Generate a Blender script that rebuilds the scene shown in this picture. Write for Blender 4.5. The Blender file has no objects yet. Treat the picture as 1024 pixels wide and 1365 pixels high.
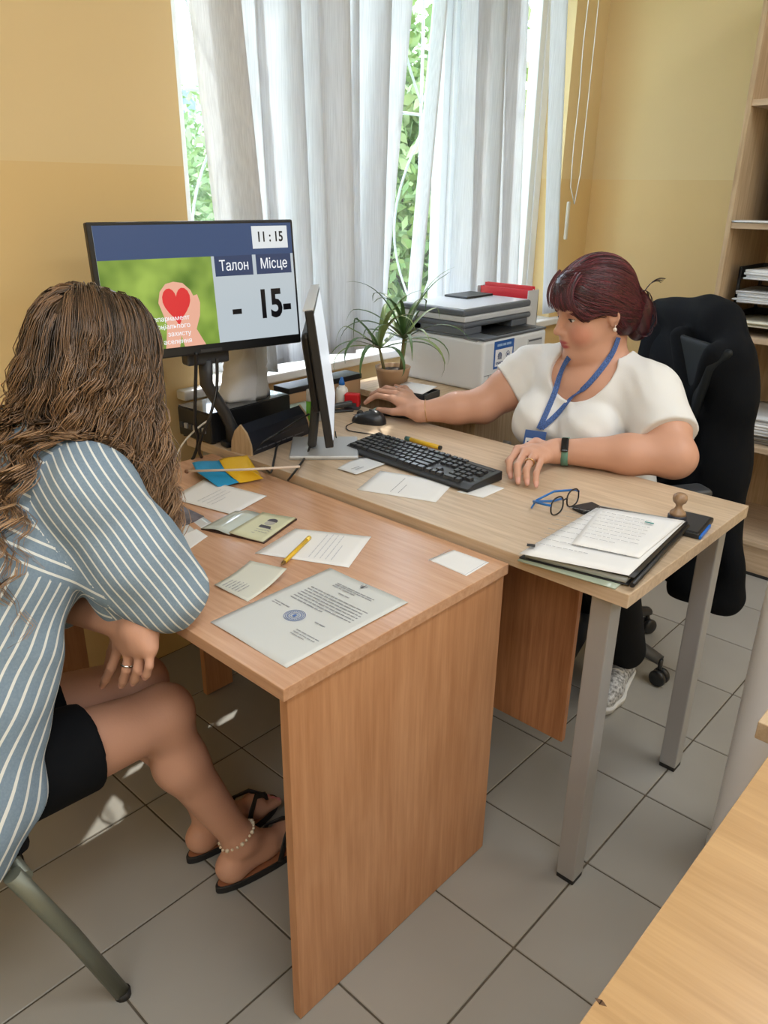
import bpy, bmesh, math, random
import numpy as np
from mathutils import Vector, Matrix

# ------------------------------------------------------------------ camera
scene = bpy.context.scene
COL = scene.collection
R = math.radians
IW, IH, FPX = 1024, 1365, 1041.0
CAM = np.array([0.56396, -1.02840, 1.43561])
YAW, PITCH, ROLL = R(-42.454), R(22.521), R(0.745)
_f = np.array([math.sin(YAW)*math.cos(PITCH), math.cos(YAW)*math.cos(PITCH), -math.sin(PITCH)])
_r0 = np.array([math.cos(YAW), -math.sin(YAW), 0.0]); _u0 = np.cross(_r0, _f)
_r = _r0*math.cos(ROLL)+_u0*math.sin(ROLL); _u = -_r0*math.sin(ROLL)+_u0*math.cos(ROLL)
cd = bpy.data.cameras.new('camera'); cam = bpy.data.objects.new('camera', cd); COL.objects.link(cam)
cd.sensor_fit = 'VERTICAL'; cd.sensor_height = 36.0; cd.lens = FPX/IH*36.0; cd.clip_start = 0.05; cd.clip_end = 300
cam.matrix_world = Matrix(((_r[0], _u[0], -_f[0], CAM[0]), (_r[1], _u[1], -_f[1], CAM[1]), (_r[2], _u[2], -_f[2], CAM[2]), (0, 0, 0, 1)))
scene.camera = cam
# measured points of the photograph turned into points of the room
def _ray(u, v): return _f+_r*(u-IW/2)/FPX-_u*(v-IH/2)/FPX
def PZ(u, v, z):
    d = _ray(u, v); return Vector(CAM+d*((z-CAM[2])/d[2]))
def PX(u, v, x):
    d = _ray(u, v); return Vector(CAM+d*((x-CAM[0])/d[0]))
def PY(u, v, y):
    d = _ray(u, v); return Vector(CAM+d*((y-CAM[1])/d[1]))

# ------------------------------------------------------------------ light
vs = scene.view_settings
vs.view_transform = 'Standard'; vs.look = 'None'; vs.exposure = 0.5; vs.gamma = 1.0; vs.use_curve_mapping = False
world = bpy.data.worlds.new('sky'); scene.world = world; world.use_nodes = True
wn = world.node_tree; wn.nodes.clear()
wo = wn.nodes.new('ShaderNodeOutputWorld'); wb = wn.nodes.new('ShaderNodeBackground'); sk = wn.nodes.new('ShaderNodeTexSky')
sk.sky_type = 'NISHITA'; sk.sun_disc = False; sk.sun_elevation = R(54); sk.sun_rotation = R(310); sk.air_density = 1.0; sk.dust_density = 1.5
wb.inputs['Strength'].default_value = 0.9
hz_ = wn.nodes.new('ShaderNodeHueSaturation'); hz_.inputs['Saturation'].default_value = 0.7; wn.links.new(sk.outputs[0], hz_.inputs['Color']); wn.links.new(hz_.outputs[0], wb.inputs[0]); wn.links.new(wb.outputs[0], wo.inputs[0])
sd = bpy.data.lights.new('sun', 'SUN'); sd.energy = 3.5; sd.angle = R(0.6); sd.color = (1.0, 0.94, 0.85)
sun = bpy.data.objects.new('sun', sd); COL.objects.link(sun)
SUN_DIR = Vector((-0.55, 0.80, 1.32)).normalized()
sun.rotation_euler = SUN_DIR.to_track_quat('Z', 'Y').to_euler(); sun.location = SUN_DIR*8
# unseen ceiling lamps added as fill light (their housings are built with the ceiling)
FILL_LAMPS = [(0.7, -0.6), (0.7, 1.2), (2.2, -0.6), (2.2, 1.2), (0.7, -2.4), (2.2, -2.4)]
CEIL = 2.85
for lx, ly in FILL_LAMPS:
    ld = bpy.data.lights.new('fill_lamp_light', 'AREA'); ld.shape = 'RECTANGLE'; ld.size = 0.56; ld.size_y = 1.16; ld.energy = 11.0; ld.color = (0.92, 0.965, 1.0)
    lo = bpy.data.objects.new('fill_lamp_light', ld); COL.objects.link(lo); lo.location = (lx, ly, CEIL-0.072)
# daylight entering by the window (portal only guides the sky's light)
pd = bpy.data.lights.new('window_portal', 'AREA'); pd.shape = 'RECTANGLE'; pd.size = 1.95; pd.size_y = 1.75; pd.cycles.is_portal = True
po = bpy.data.objects.new('window_portal', pd); COL.objects.link(po); po.location = (-1.58, 1.2, 1.7)
po.rotation_euler = (R(90), 0, R(-90))

# ------------------------------------------------------------------ materials
MATS = {}
def mat(name, col, rough=0.5, metal=0.0, spec=0.5, emit=None, estr=0.0, alpha=1.0, trans=0.0, noise=None, bump=None, coat=0.0, sheen=0.0, sss=0.0):
    """noise=(scale,(sx,sy,sz),amount,detail): value variation; bump=(scale,(sx,sy,sz),strength)"""
    if name in MATS: return MATS[name]
    m = bpy.data.materials.new(name); m.use_nodes = True; MATS[name] = m
    nt = m.node_tree; b = nt.nodes['Principled BSDF']
    b.inputs['Base Color'].default_value = (*col, 1); b.inputs['Roughness'].default_value = rough; b.inputs['Metallic'].default_value = metal
    b.inputs['Specular IOR Level'].default_value = spec; b.inputs['Coat Weight'].default_value = coat; b.inputs['Coat Roughness'].default_value = 0.15
    b.inputs['Transmission Weight'].default_value = trans; b.inputs['Alpha'].default_value = alpha; b.inputs['Sheen Weight'].default_value = sheen
    if sss: b.inputs['Subsurface Weight'].default_value = sss; b.inputs['Subsurface Radius'].default_value = (0.012, 0.005, 0.003); b.inputs['Subsurface Scale'].default_value = 1.0
    if emit: b.inputs['Emission Color'].default_value = (*emit, 1); b.inputs['Emission Strength'].default_value = estr
    tc = None
    if noise or bump: tc = nt.nodes.new('ShaderNodeTexCoord')
    def nz(scale, s, detail):
        mp = nt.nodes.new('ShaderNodeMapping'); mp.inputs['Scale'].default_value = s; nt.links.new(tc.outputs['Object'], mp.inputs[0])
        n = nt.nodes.new('ShaderNodeTexNoise'); n.inputs['Scale'].default_value = scale; n.inputs['Detail'].default_value = detail; nt.links.new(mp.outputs[0], n.inputs[0]); return n
    if noise:
        n = nz(noise[0], noise[1], noise[3] if len(noise) > 3 else 4)
        cr = nt.nodes.new('ShaderNodeMapRange'); cr.inputs[1].default_value = 0.3; cr.inputs[2].default_value = 0.7; cr.inputs[3].default_value = 1-noise[2]; cr.inputs[4].default_value = 1+noise[2]
        nt.links.new(n.outputs[0], cr.inputs[0])
        mx = nt.nodes.new('ShaderNodeVectorMath'); mx.operation = 'SCALE'; mx.inputs[0].default_value = col; nt.links.new(cr.outputs[0], mx.inputs['Scale']); nt.links.new(mx.outputs[0], b.inputs['Base Color'])
    if bump:
        n = nz(bump[0], bump[1], 5); bp = nt.nodes.new('ShaderNodeBump'); bp.inputs['Strength'].default_value = bump[2]; bp.inputs['Distance'].default_value = 0.004
        nt.links.new(n.outputs[0], bp.inputs['Height']); nt.links.new(bp.outputs[0], b.inputs['Normal'])
    return m
def wood(name, c1, c2, axis='x', rough=0.38, fine=1.0, coat=0.0):
    if name in MATS: return MATS[name]
    m = bpy.data.materials.new(name); m.use_nodes = True; MATS[name] = m; nt = m.node_tree; b = nt.nodes['Principled BSDF']
    tc = nt.nodes.new('ShaderNodeTexCoord')
    st = {'x': (0.05, 1, 1), 'y': (1, 0.05, 1), 'z': (1, 1, 0.05)}[axis]; st2 = {'x': (0.3, 1, 1), 'y': (1, 0.3, 1), 'z': (1, 1, 0.3)}[axis]
    outs = []
    for sc, s, dt, ds in ((90*fine, st, 6, 0.0), (9*fine, st2, 3, 0.9), (300*fine, st, 3, 0.0)):
        mp = nt.nodes.new('ShaderNodeMapping'); mp.inputs['Scale'].default_value = s; nt.links.new(tc.outputs['Object'], mp.inputs[0])
        n = nt.nodes.new('ShaderNodeTexNoise'); n.inputs['Scale'].default_value = sc; n.inputs['Detail'].default_value = dt; n.inputs['Distortion'].default_value = ds; nt.links.new(mp.outputs[0], n.inputs[0]); outs.append(n)
    a = nt.nodes.new('ShaderNodeMath'); a.operation = 'MULTIPLY_ADD'; a.inputs[1].default_value = 0.5
    a2 = nt.nodes.new('ShaderNodeMath'); a2.operation = 'MULTIPLY'; a2.inputs[1].default_value = 0.32; nt.links.new(outs[1].outputs[0], a2.inputs[0])
    nt.links.new(outs[0].outputs[0], a.inputs[0]); nt.links.new(a2.outputs[0], a.inputs[2])
    a3 = nt.nodes.new('ShaderNodeMath'); a3.operation = 'MULTIPLY_ADD'; a3.inputs[1].default_value = 0.18; nt.links.new(outs[2].outputs[0], a3.inputs[0]); nt.links.new(a.outputs[0], a3.inputs[2])
    cr = nt.nodes.new('ShaderNodeValToRGB'); cr.color_ramp.elements[0].position = 0.36; cr.color_ramp.elements[1].position = 0.64
    cr.color_ramp.elements[0].color = (*c2, 1); cr.color_ramp.elements[1].color = (*c1, 1)
    nt.links.new(a3.outputs[0], cr.inputs[0]); nt.links.new(cr.outputs[0], b.inputs['Base Color'])
    b.inputs['Roughness'].default_value = rough; b.inputs['Coat Weight'].default_value = coat; b.inputs['Coat Roughness'].default_value = 0.2
    bp = nt.nodes.new('ShaderNodeBump'); bp.inputs['Strength'].default_value = 0.06; bp.inputs['Distance'].default_value = 0.002; nt.links.new(outs[2].outputs[0], bp.inputs['Height']); nt.links.new(bp.outputs[0], b.inputs['Normal'])
    return m
def srgb(r, g, b): return tuple((c/255/12.92 if c/255 <= 0.04045 else ((c/255+0.055)/1.055)**2.4) for c in (r, g, b))

# ------------------------------------------------------------------ mesh helpers
class MB:
    def __init__(s): s.bm = bmesh.new(); s.mi = 0
    def _rng(s, n0):
        s.bm.faces.ensure_lookup_table()
        for f in s.bm.faces[n0:]: f.material_index = s.mi
    def box(s, lo, hi, bev=0.0, M=None, seg=2):
        t = bmesh.new(); bmesh.ops.create_cube(t, size=1.0)
        lo, hi = Vector(lo), Vector(hi); c = (lo+hi)/2; d = hi-lo
        for v in t.verts: v.co = Vector((v.co.x*d.x, v.co.y*d.y, v.co.z*d.z))+c
        if bev > 0: bmesh.ops.bevel(t, geom=t.edges[:], offset=min(bev, 0.49*min(d)), segments=seg, affect='EDGES', profile=0.5)
        return s._merge(t, M)
    def _merge(s, t, M=None):
        if M is not None: bmesh.ops.transform(t, matrix=M, verts=t.verts)
        mp = {}
        for v in t.verts: mp[v] = s.bm.verts.new(v.co)
        for f in t.faces:
            try:
                g = s.bm.faces.new([mp[v] for v in f.verts]); g.material_index = s.mi; g.smooth = f.smooth
            except ValueError: pass
        t.free(); return s
    def poly(s, pts, faces, smooth=False):
        vs_ = [s.bm.verts.new(p) for p in pts]
        for f in faces:
            try:
                g = s.bm.faces.new([vs_[i] for i in f]); g.material_index = s.mi; g.smooth = smooth
            except ValueError: pass
        return s
    def prism(s, pts2, z0, z1, M=None, bev=0.0):
        """extrude an xy outline from z0 to z1"""
        t = bmesh.new(); a = [t.verts.new((p[0], p[1], z0)) for p in pts2]; b = [t.verts.new((p[0], p[1], z1)) for p in pts2]; n = len(a)
        t.faces.new(a[::-1]); t.faces.new(b)
        for i in range(n): t.faces.new((a[i], a[(i+1) % n], b[(i+1) % n], b[i]))
        bmesh.ops.recalc_face_normals(t, faces=t.faces)
        if bev: bmesh.ops.bevel(t, geom=t.edges[:], offset=bev, segments=2, affect='EDGES', profile=0.5)
        return s._merge(t, M)
    def tube(s, path, rad, n=10, cap=True, flat=None):
        """tube along points; rad number or list; flat=(wx,wy) ellipse scale"""
        path = [Vector(p) for p in path]; m = len(path)
        rr = rad if isinstance(rad, (list, tuple)) else [rad]*m
        rings = []; up = None
        for i, p in enumerate(path):
            d = (path[min(i+1, m-1)]-path[max(i-1, 0)]).normalized()
            if up is None:
                up = Vector((0, 0, 1)) if abs(d.z) < 0.9 else Vector((1, 0, 0))
            x = up-d*up.dot(d)
            if x.length < 1e-6: x = d.orthogonal()
            x.normalize(); up = x; y = d.cross(x)
            fx, fy = flat or (1, 1)
            rings.append([s.bm.verts.new(p+x*(math.cos(2*math.pi*k/n)*rr[i]*fx)+y*(math.sin(2*math.pi*k/n)*rr[i]*fy)) for k in range(n)])
        for i in range(m-1):
            for k in range(n):
                g = s.bm.faces.new((rings[i][k], rings[i][(k+1) % n], rings[i+1][(k+1) % n], rings[i+1][k])); g.smooth = True; g.material_index = s.mi
        if cap:
            for rg in (rings[0][::-1], rings[-1]):
                g = s.bm.faces.new(rg); g.material_index = s.mi
        return s
    def lathe(s, prof, n=24, M=None, smooth=True, ring=False):
        """prof: (radius, z) list, revolved round z"""
        t = bmesh.new(); rings = []
        for r_, z in prof: rings.append([t.verts.new((r_*math.cos(2*math.pi*k/n), r_*math.sin(2*math.pi*k/n), z)) for k in range(n)])
        for i in range(len(prof)-1):
            for k in range(n):
                f = t.faces.new((rings[i][k], rings[i][(k+1) % n], rings[i+1][(k+1) % n], rings[i+1][k])); f.smooth = smooth
        if ring:
            for k in range(n): t.faces.new((rings[-1][k], rings[-1][(k+1) % n], rings[0][(k+1) % n], rings[0][k]))
        else: t.faces.new(rings[0][::-1]); t.faces.new(rings[-1])
        return s._merge(t, M)
    def grid(s, P00, P10, P11, P01, nu, nv, fn=None, thick=0.0006, smooth=True):
        """thin sheet between four corners; fn(u,v)->height offset"""
        P00, P10, P11, P01 = map(Vector, (P00, P10, P11, P01)); nrm = (P10-P00).cross(P01-P00).normalized()
        if nrm.z < 0 and abs(nrm.z) > 0.3: nrm = -nrm
        tops, bots = [], []
        for j in range(nv+1):
            for i in range(nu+1):
                u, v = i/nu, j/nv
                p = P00*(1-u)*(1-v)+P10*u*(1-v)+P11*u*v+P01*(1-u)*v
                if fn: p = p+nrm*fn(u, v)
                tops.append(s.bm.verts.new(p+nrm*thick)); bots.append(s.bm.verts.new(p))
        id_ = lambda i, j: j*(nu+1)+i
        def F(*v):
            try:
                g = s.bm.faces.new(v); g.smooth = smooth; g.material_index = s.mi
            except ValueError: pass
        for j in range(nv):
            for i in range(nu):
                a, b, c, d = id_(i, j), id_(i+1, j), id_(i+1, j+1), id_(i, j+1)
                F(tops[a], tops[b], tops[c], tops[d]); F(bots[d], bots[c], bots[b], bots[a])
        for i in range(nu):
            F(bots[id_(i, 0)], bots[id_(i+1, 0)], tops[id_(i+1, 0)], tops[id_(i, 0)]); F(tops[id_(i, nv)], tops[id_(i+1, nv)], bots[id_(i+1, nv)], bots[id_(i, nv)])
        for j in range(nv):
            F(tops[id_(0, j)], tops[id_(0, j+1)], bots[id_(0, j+1)], bots[id_(0, j)]); F(bots[id_(nu, j)], bots[id_(nu, j+1)], tops[id_(nu, j+1)], tops[id_(nu, j)])
        return s
    def build(s, name, m, parent=None, recalc=True):
        if recalc: bmesh.ops.recalc_face_normals(s.bm, faces=s.bm.faces)
        me = bpy.data.meshes.new(name); s.bm.to_mesh(me); s.bm.free()
        for x in (m if isinstance(m, (list, tuple)) else [m]): me.materials.append(x)
        o = bpy.data.objects.new(name, me); COL.objects.link(o)
        if parent is not None: o.parent = parent
        return o
def tag(o, label=None, cat=None, group=None, kind=None):
    if label: o['label'] = label
    if cat: o['category'] = cat
    if group: o['group'] = group
    if kind: o['kind'] = kind
    return o
def thing(name, label, cat, loc=(0, 0, 0), rz=0.0, group=None, rot=None):
    o = bpy.data.objects.new(name, None); COL.objects.link(o); o.empty_display_size = 0.05
    o.location = loc; o.rotation_euler = rot if rot else (0, 0, rz); tag(o, label, cat, group); return o
def struct(o): o['kind'] = 'structure'; return o
def copy_child(o, parent, loc=None):
    c = o.copy(); COL.objects.link(c); c.parent = parent
    if loc is not None: c.location = loc
    return c
def text_mesh(name, txt, size, m, parent, M, align='CENTER', bold=0.0, sx=1.0, depth=0.0003):
    cu = bpy.data.curves.new(name, 'FONT'); cu.body = txt.replace('н', 'п'); cu.size = size; cu.align_x = align; cu.align_y = 'CENTER'; cu.extrude = depth; cu.offset = bold; cu.resolution_u = 3
    t = bpy.data.objects.new(name+'_tmp', cu); COL.objects.link(t)
    dg = bpy.context.evaluated_depsgraph_get(); me = bpy.data.meshes.new_from_object(t.evaluated_get(dg)); bpy.data.objects.remove(t); bpy.data.curves.remove(cu)
    if 'н' in txt:      # this letter is drawn as two posts and a bar
        bm = bmesh.new(); bm.from_mesh(me); k = size/0.036; boxes = {}; seen = set()
        for v0 in bm.verts:
            if v0 in seen: continue
            comp = [v0]; seen.add(v0)
            for v in comp:
                for e in v.link_edges:
                    w = e.other_vert(v)
                    if w not in seen: seen.add(w); comp.append(w)
            xs = [v.co.x for v in comp]; ys = [v.co.y for v in comp]
            if abs(max(xs)-min(xs)-0.0156*k-2*bold) < 0.0006*k and abs(max(ys)-min(ys)-0.0195*k-2*bold) < 0.0006*k and len(comp) in (8, 16): boxes.setdefault(round(min(xs), 5), []).append((comp, min(xs), max(xs), min(ys), max(ys)))
        order = [c for c in txt if c in 'пн']
        for c, x in zip(order, sorted(boxes)):
            if c == 'п': continue
            _, x0, x1, y0, y1 = boxes[x][0]; bmesh.ops.delete(bm, geom=[v for g in boxes[x] for v in g[0]], context='VERTS'); w = (x1-x0)*0.205; ym = y0+(y1-y0)*0.515; hb_ = (y1-y0)*0.075
            for q in ((x0, y0, x0+w, y1), (x1-w, y0, x1, y1), (x0+w, ym-hb_, x1-w, ym+hb_)):
                t_ = bmesh.ops.create_cube(bm, size=1.0)['verts']
                for v in t_: v.co = Vector(((q[0]+q[2])/2+v.co.x*(q[2]-q[0]), (q[1]+q[3])/2+v.co.y*(q[3]-q[1]), v.co.z*2*depth))
        bm.to_mesh(me); bm.free()
    me.transform(M @ Matrix.Diagonal((sx, 1, 1, 1))); me.materials.clear(); me.materials.append(m); me.name = name
    o = bpy.data.objects.new(name, me); COL.objects.link(o); o.parent = parent; return o
def ink(parent, rects, m, name='print', thick=0.00025, M=None):
    """flat printed bars: (x0,y0,x1,y1,z) in the sheet's plane"""
    b = MB()
    for x0, y0, x1, y1, z in rects: b.box((x0, y0, z), (x1, y1, z+thick))
    if M is not None: bmesh.ops.transform(b.bm, matrix=M, verts=b.bm.verts)
    o = b.build(name, m, parent); o['kind'] = 'stuff'; return o
def frame_from(p00, p10, p01):
    """matrix with x along p00->p10, origin p00"""
    p00, p10, p01 = Vector(p00), Vector(p10), Vector(p01); x = (p10-p00).normalized(); z = x.cross(p01-p00).normalized(); y = z.cross(x)
    return Matrix(((x.x, y.x, z.x, p00.x), (x.y, y.y, z.y, p00.y), (x.z, y.z, z.z, p00.z), (0, 0, 0, 1)))

XW, YW, XE, YS = -1.45, 2.61, 3.0, -3.2
M_white = mat('white_plastic', (0.78, 0.79, 0.80), 0.35)
M_black = mat('black_plastic', (0.012, 0.013, 0.015), 0.42)
M_dark = mat('dark_grey_plastic', (0.04, 0.042, 0.046), 0.45)
M_wallU = mat('wall_paint_upper', srgb(234, 210, 160), 0.75, noise=(1.2, (1, 1, 1), 0.03), bump=(140, (1, 1, 1), 0.05))
M_wallL = mat('wall_paint_lower', srgb(230, 200, 142), 0.5, noise=(1.5, (1, 1, 1), 0.03), bump=(90, (1, 1, 1), 0.05))
M_ceil = mat('ceiling_paint', (0.82, 0.81, 0.78), 0.8)

# ------------------------------------------------------------------ floor of tiles
M_grout = mat('grout', srgb(88, 80, 68), 0.85, noise=(60, (1, 1, 1), 0.25))
M_tile = mat('glazed_tile', srgb(160, 158, 152), 0.25, noise=(3, (1, 1, 1), 0.05), bump=(14, (1, 1, 1), 0.03))
M_tile2 = mat('glazed_tile_warm', srgb(156, 153, 146), 0.28, noise=(3, (1, 1, 1), 0.05), bump=(14, (1, 1, 1), 0.03))
fb = MB(); fb.box((XW-0.1, YS-0.1, -0.12), (XE+0.1, YW+0.1, -0.0025)); floor = struct(fb.build('floor', M_grout))
tb = MB(); tb.box((-0.1478, -0.1478, -0.009), (0.1478, 0.1478, 0.0), 0.0014, seg=1); tile0 = tb.build('tile', M_tile, floor)
tme2 = tile0.data.copy(); tme2.materials[0] = M_tile2
random.seed(3); first = True
for ix in range(-5, 10):
    for iy in range(-11, 9):
        x0, x1, y0, y1 = ix*0.3, ix*0.3+0.3, iy*0.3, iy*0.3+0.3
        cx0, cx1, cy0, cy1 = max(x0, XW), min(x1, XE), max(y0, YS), min(y1, YW)
        if cx1-cx0 < 0.02 or cy1-cy0 < 0.02: continue
        t = tile0 if first else copy_child(tile0, floor); first = False
        t.location = ((cx0+cx1)/2, (cy0+cy1)/2, 0); t.scale = ((cx1-cx0)/0.3, (cy1-cy0)/0.3, 1)
        if random.random() < 0.4: t.data = tme2

# ------------------------------------------------------------------ walls
WY0, WY1 = PX(240, 160, XW).y, PX(752, 200, XW).y       # window opening along y
WZ0, WZ1 = 0.85, 2.55
PAINT = 1.485
T = 0.22
def wall_slab(name, lo, hi, parent=None):
    """a wall piece split at the paint line"""
    b = MB()
    if lo[2] < PAINT < hi[2]:
        b.mi = 1; b.box(lo, (hi[0], hi[1], PAINT)); b.mi = 0; b.box((lo[0], lo[1], PAINT), hi)
    else:
        b.mi = 1 if hi[2] <= PAINT else 0; b.box(lo, hi)
    return b.build(name, [M_wallU, M_wallL], parent)
wl = struct(wall_slab('wall_left', (XW-T, YS-T, 0), (XW, WY0, CEIL)))
for nm, lo, hi in (('wall_section', (XW-T, WY1, 0), (XW, YW+T, CEIL)), ('wall_section', (XW-T, WY0, 0), (XW, WY1, WZ0)), ('wall_section', (XW-T, WY0, WZ1), (XW, WY1, CEIL))):
    wall_slab(nm, lo, hi, wl)
struct(wall_slab('wall_back', (XW, YW, 0), (XE+T, YW+T, CEIL)))
struct(wall_slab('wall_right', (XE, YS, 0), (XE+T, YW, CEIL)))
struct(wall_slab('wall_front', (XW, YS-T, 0), (XE+T, YS, CEIL)))
cb = MB(); cb.box((XW-T, YS-T, CEIL), (XE+T, YW+T, CEIL+0.15)); struct(cb.build('ceiling', M_ceil))
M_fill_lamp = mat('fill_lamp_diffuser', (0.9, 0.9, 0.9), 0.5, emit=(0.92, 0.965, 1.0), estr=1.5)  # glowing face of the added fill lamps
for i, (lx, ly) in enumerate(FILL_LAMPS):
    t = thing('fill_lamp', 'added white rectangular ceiling fill lamp in the %s row, %s from the window' % (('first', 'second')[lx > 1], {-0.6: 'middle one', 1.2: 'far one', -2.4: 'near one'}[ly]), 'lamp', (lx, ly, CEIL), group='added fill lamps')
    b = MB(); b.box((-0.3, -0.6, -0.06), (0.3, 0.6, 0), 0.005); b.build('housing', M_white, t)
    b = MB(); b.box((-0.28, -0.58, -0.066), (0.28, 0.58, -0.06)); b.build('diffuser', M_fill_lamp, t)

# ------------------------------------------------------------------ window
M_pvc = mat('white_window_frame', (0.82, 0.83, 0.84), 0.3)
M_glass = bpy.data.materials.new('window_glass'); M_glass.use_nodes = True
nt = M_glass.node_tree; nt.nodes.clear(); go = nt.nodes.new('ShaderNodeOutputMaterial'); gm = nt.nodes.new('ShaderNodeMixShader'); gt = nt.nodes.new('ShaderNodeBsdfTransparent'); gg = nt.nodes.new('ShaderNodeBsdfGlossy')
gg.inputs['Roughness'].default_value = 0.02; gm.inputs[0].default_value = 0.05; gt.inputs[0].default_value = (0.97, 0.99, 0.99, 1)
nt.links.new(gt.outputs[0], gm.inputs[1]); nt.links.new(gg.outputs[0], gm.inputs[2]); nt.links.new(gm.outputs[0], go.inputs[0])
win = thing('window_1', None, None, (0, 0, 0)); struct(win)
XF0, XF1 = XW-0.165, XW-0.105
b = MB()
b.box((XF0, WY0, WZ0), (XF1, WY0+0.05, WZ1), 0.004); b.box((XF0, WY1-0.05, WZ0), (XF1, WY1, WZ1), 0.004)
b.box((XF0, WY0+0.05, WZ0), (XF1, WY1-0.05, WZ0+0.05), 0.004); b.box((XF0, WY0+0.05, WZ1-0.05), (XF1, WY1-0.05, WZ1), 0.004)
b.build('window_frame', M_pvc, win)
YM = PX(606, 200, XF1).y
b = MB(); b.box((XF0+0.001, YM-0.035, WZ0+0.05), (XF1+0.012, YM+0.035, WZ1-0.05), 0.005); b.box((XF0+0.004, YM-0.012, WZ0+0.05), (XF1+0.022, YM+0.012, WZ1-0.05), 0.004); b.build('mullion', M_pvc, win)
for y0, y1 in ((WY0+0.05, YM-0.035), (YM+0.035, WY1-0.05)):
    b = MB(); w = 0.04
    b.box((XF0+0.006, y0, WZ0+0.05), (XF1-0.004, y0+w, WZ1-0.05), 0.004); b.box((XF0+0.006, y1-w, WZ0+0.05), (XF1-0.004, y1, WZ1-0.05), 0.004)
    b.box((XF0+0.006, y0+w, WZ0+0.05), (XF1-0.004, y1-w, WZ0+0.05+w), 0.004); b.box((XF0+0.006, y0+w, WZ1-0.05-w), (XF1-0.004, y1-w, WZ1-0.05), 0.004)
    sash = b.build('sash', M_pvc, win)
    b = MB(); b.box((XF0+0.026, y0+w-0.005, WZ0+0.05+w-0.005), (XF0+0.030, y1-w+0.005, WZ1-0.05-w+0.005)); b.build('pane', M_glass, sash)
b = MB(); b.box((XF1-0.002, WY0-0.0, WZ0-0.0), (XW, WY1, WZ0+0.022), 0.0); b.box((XW, WY0-0.09, WZ0-0.008), (XW+0.045, WY1+0.06, WZ0+0.022), 0.006)
sill = b.build('window_sill', mat('white_sill', (0.74, 0.74, 0.72), 0.35), win)
# outside grille of curled bars
M_iron = mat('painted_grille', (0.62, 0.66, 0.68), 0.5)
gr = thing('window_grille', 'pale painted iron grille with curled bars outside the window', 'grille', (XW-T-0.05, 0, WZ0))
b = MB()
for zz in (0.02, 0.86, 1.66): b.tube([(0, WY0-0.05, zz), (0, WY1+0.05, zz)], 0.006, 6)
b.build('rail', M_iron, gr)
for k in range(7):
    yy = WY0+0.02+k*(WY1-WY0-0.04)/6
    b = MB(); b.tube([(0, yy, -0.05), (0, yy, 1.75)], 0.0065, 6); b.build('bar', M_iron, gr)
    if k < 6:
        dy = (WY1-WY0-0.04)/6
        for zc in (0.43, 1.26):
            for sgn in (-1, 1):
                pts = []
                for q in range(15):
                    a = q/14*math.pi; pts.append((0.0, yy+dy*(0.5-0.5*sgn)+sgn*dy*0.46*math.sin(a), zc-0.36+0.72*q/14))
                b = MB(); b.tube(pts, 0.005, 6); b.build('scroll', M_iron, gr)

# ------------------------------------------------------------------ vertical blind
def fabric_mat(name, col, tl=0.5):
    m = bpy.data.materials.new(name); m.use_nodes = True; nt = m.node_tree; nt.nodes.clear()
    o = nt.nodes.new('ShaderNodeOutputMaterial'); mx = nt.nodes.new('ShaderNodeMixShader'); d = nt.nodes.new('ShaderNodeBsdfDiffuse'); t = nt.nodes.new('ShaderNodeBsdfTranslucent')
    tc = nt.nodes.new('ShaderNodeTexCoord'); mp = nt.nodes.new('ShaderNodeMapping'); mp.inputs['Scale'].default_value = (1, 1, 0.03); nz = nt.nodes.new('ShaderNodeTexNoise'); nz.inputs['Scale'].default_value = 320; nz.inputs['Detail'].default_value = 3
    nt.links.new(tc.outputs['Object'], mp.inputs[0]); nt.links.new(mp.outputs[0], nz.inputs[0])
    mr = nt.nodes.new('ShaderNodeMapRange'); mr.inputs[1].default_value = 0.3; mr.inputs[2].default_value = 0.7; mr.inputs[3].default_value = 0.90; mr.inputs[4].default_value = 1.06; nt.links.new(nz.outputs[0], mr.inputs[0])
    sc = nt.nodes.new('ShaderNodeVectorMath'); sc.operation = 'SCALE'; sc.inputs[0].default_value = col; nt.links.new(mr.outputs[0], sc.inputs['Scale'])
    nt.links.new(sc.outputs[0], d.inputs[0]); nt.links.new(sc.outputs[0], t.inputs[0]); mx.inputs[0].default_value = tl
    nt.links.new(d.outputs[0], mx.inputs[1]); nt.links.new(t.outputs[0], mx.inputs[2]); nt.links.new(mx.outputs[0], o.inputs[0]); return m
M_slat = fabric_mat('blind_fabric', (0.84, 0.86, 0.885), 0.5)
XB = XW+0.05
bl = thing('vertical_blind', 'white woven fabric vertical blind drawn across the window', 'blind', (XB, (WY0+WY1)/2, WZ1+0.1))
BY = (WY0+WY1)/2; BZ = WZ1+0.1
b = MB(); b.box((-0.022, WY0-BY-0.1, -0.02), (0.022, WY1-BY+0.06, 0.02), 0.004); b.build('head_rail', M_pvc, bl)
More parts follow.
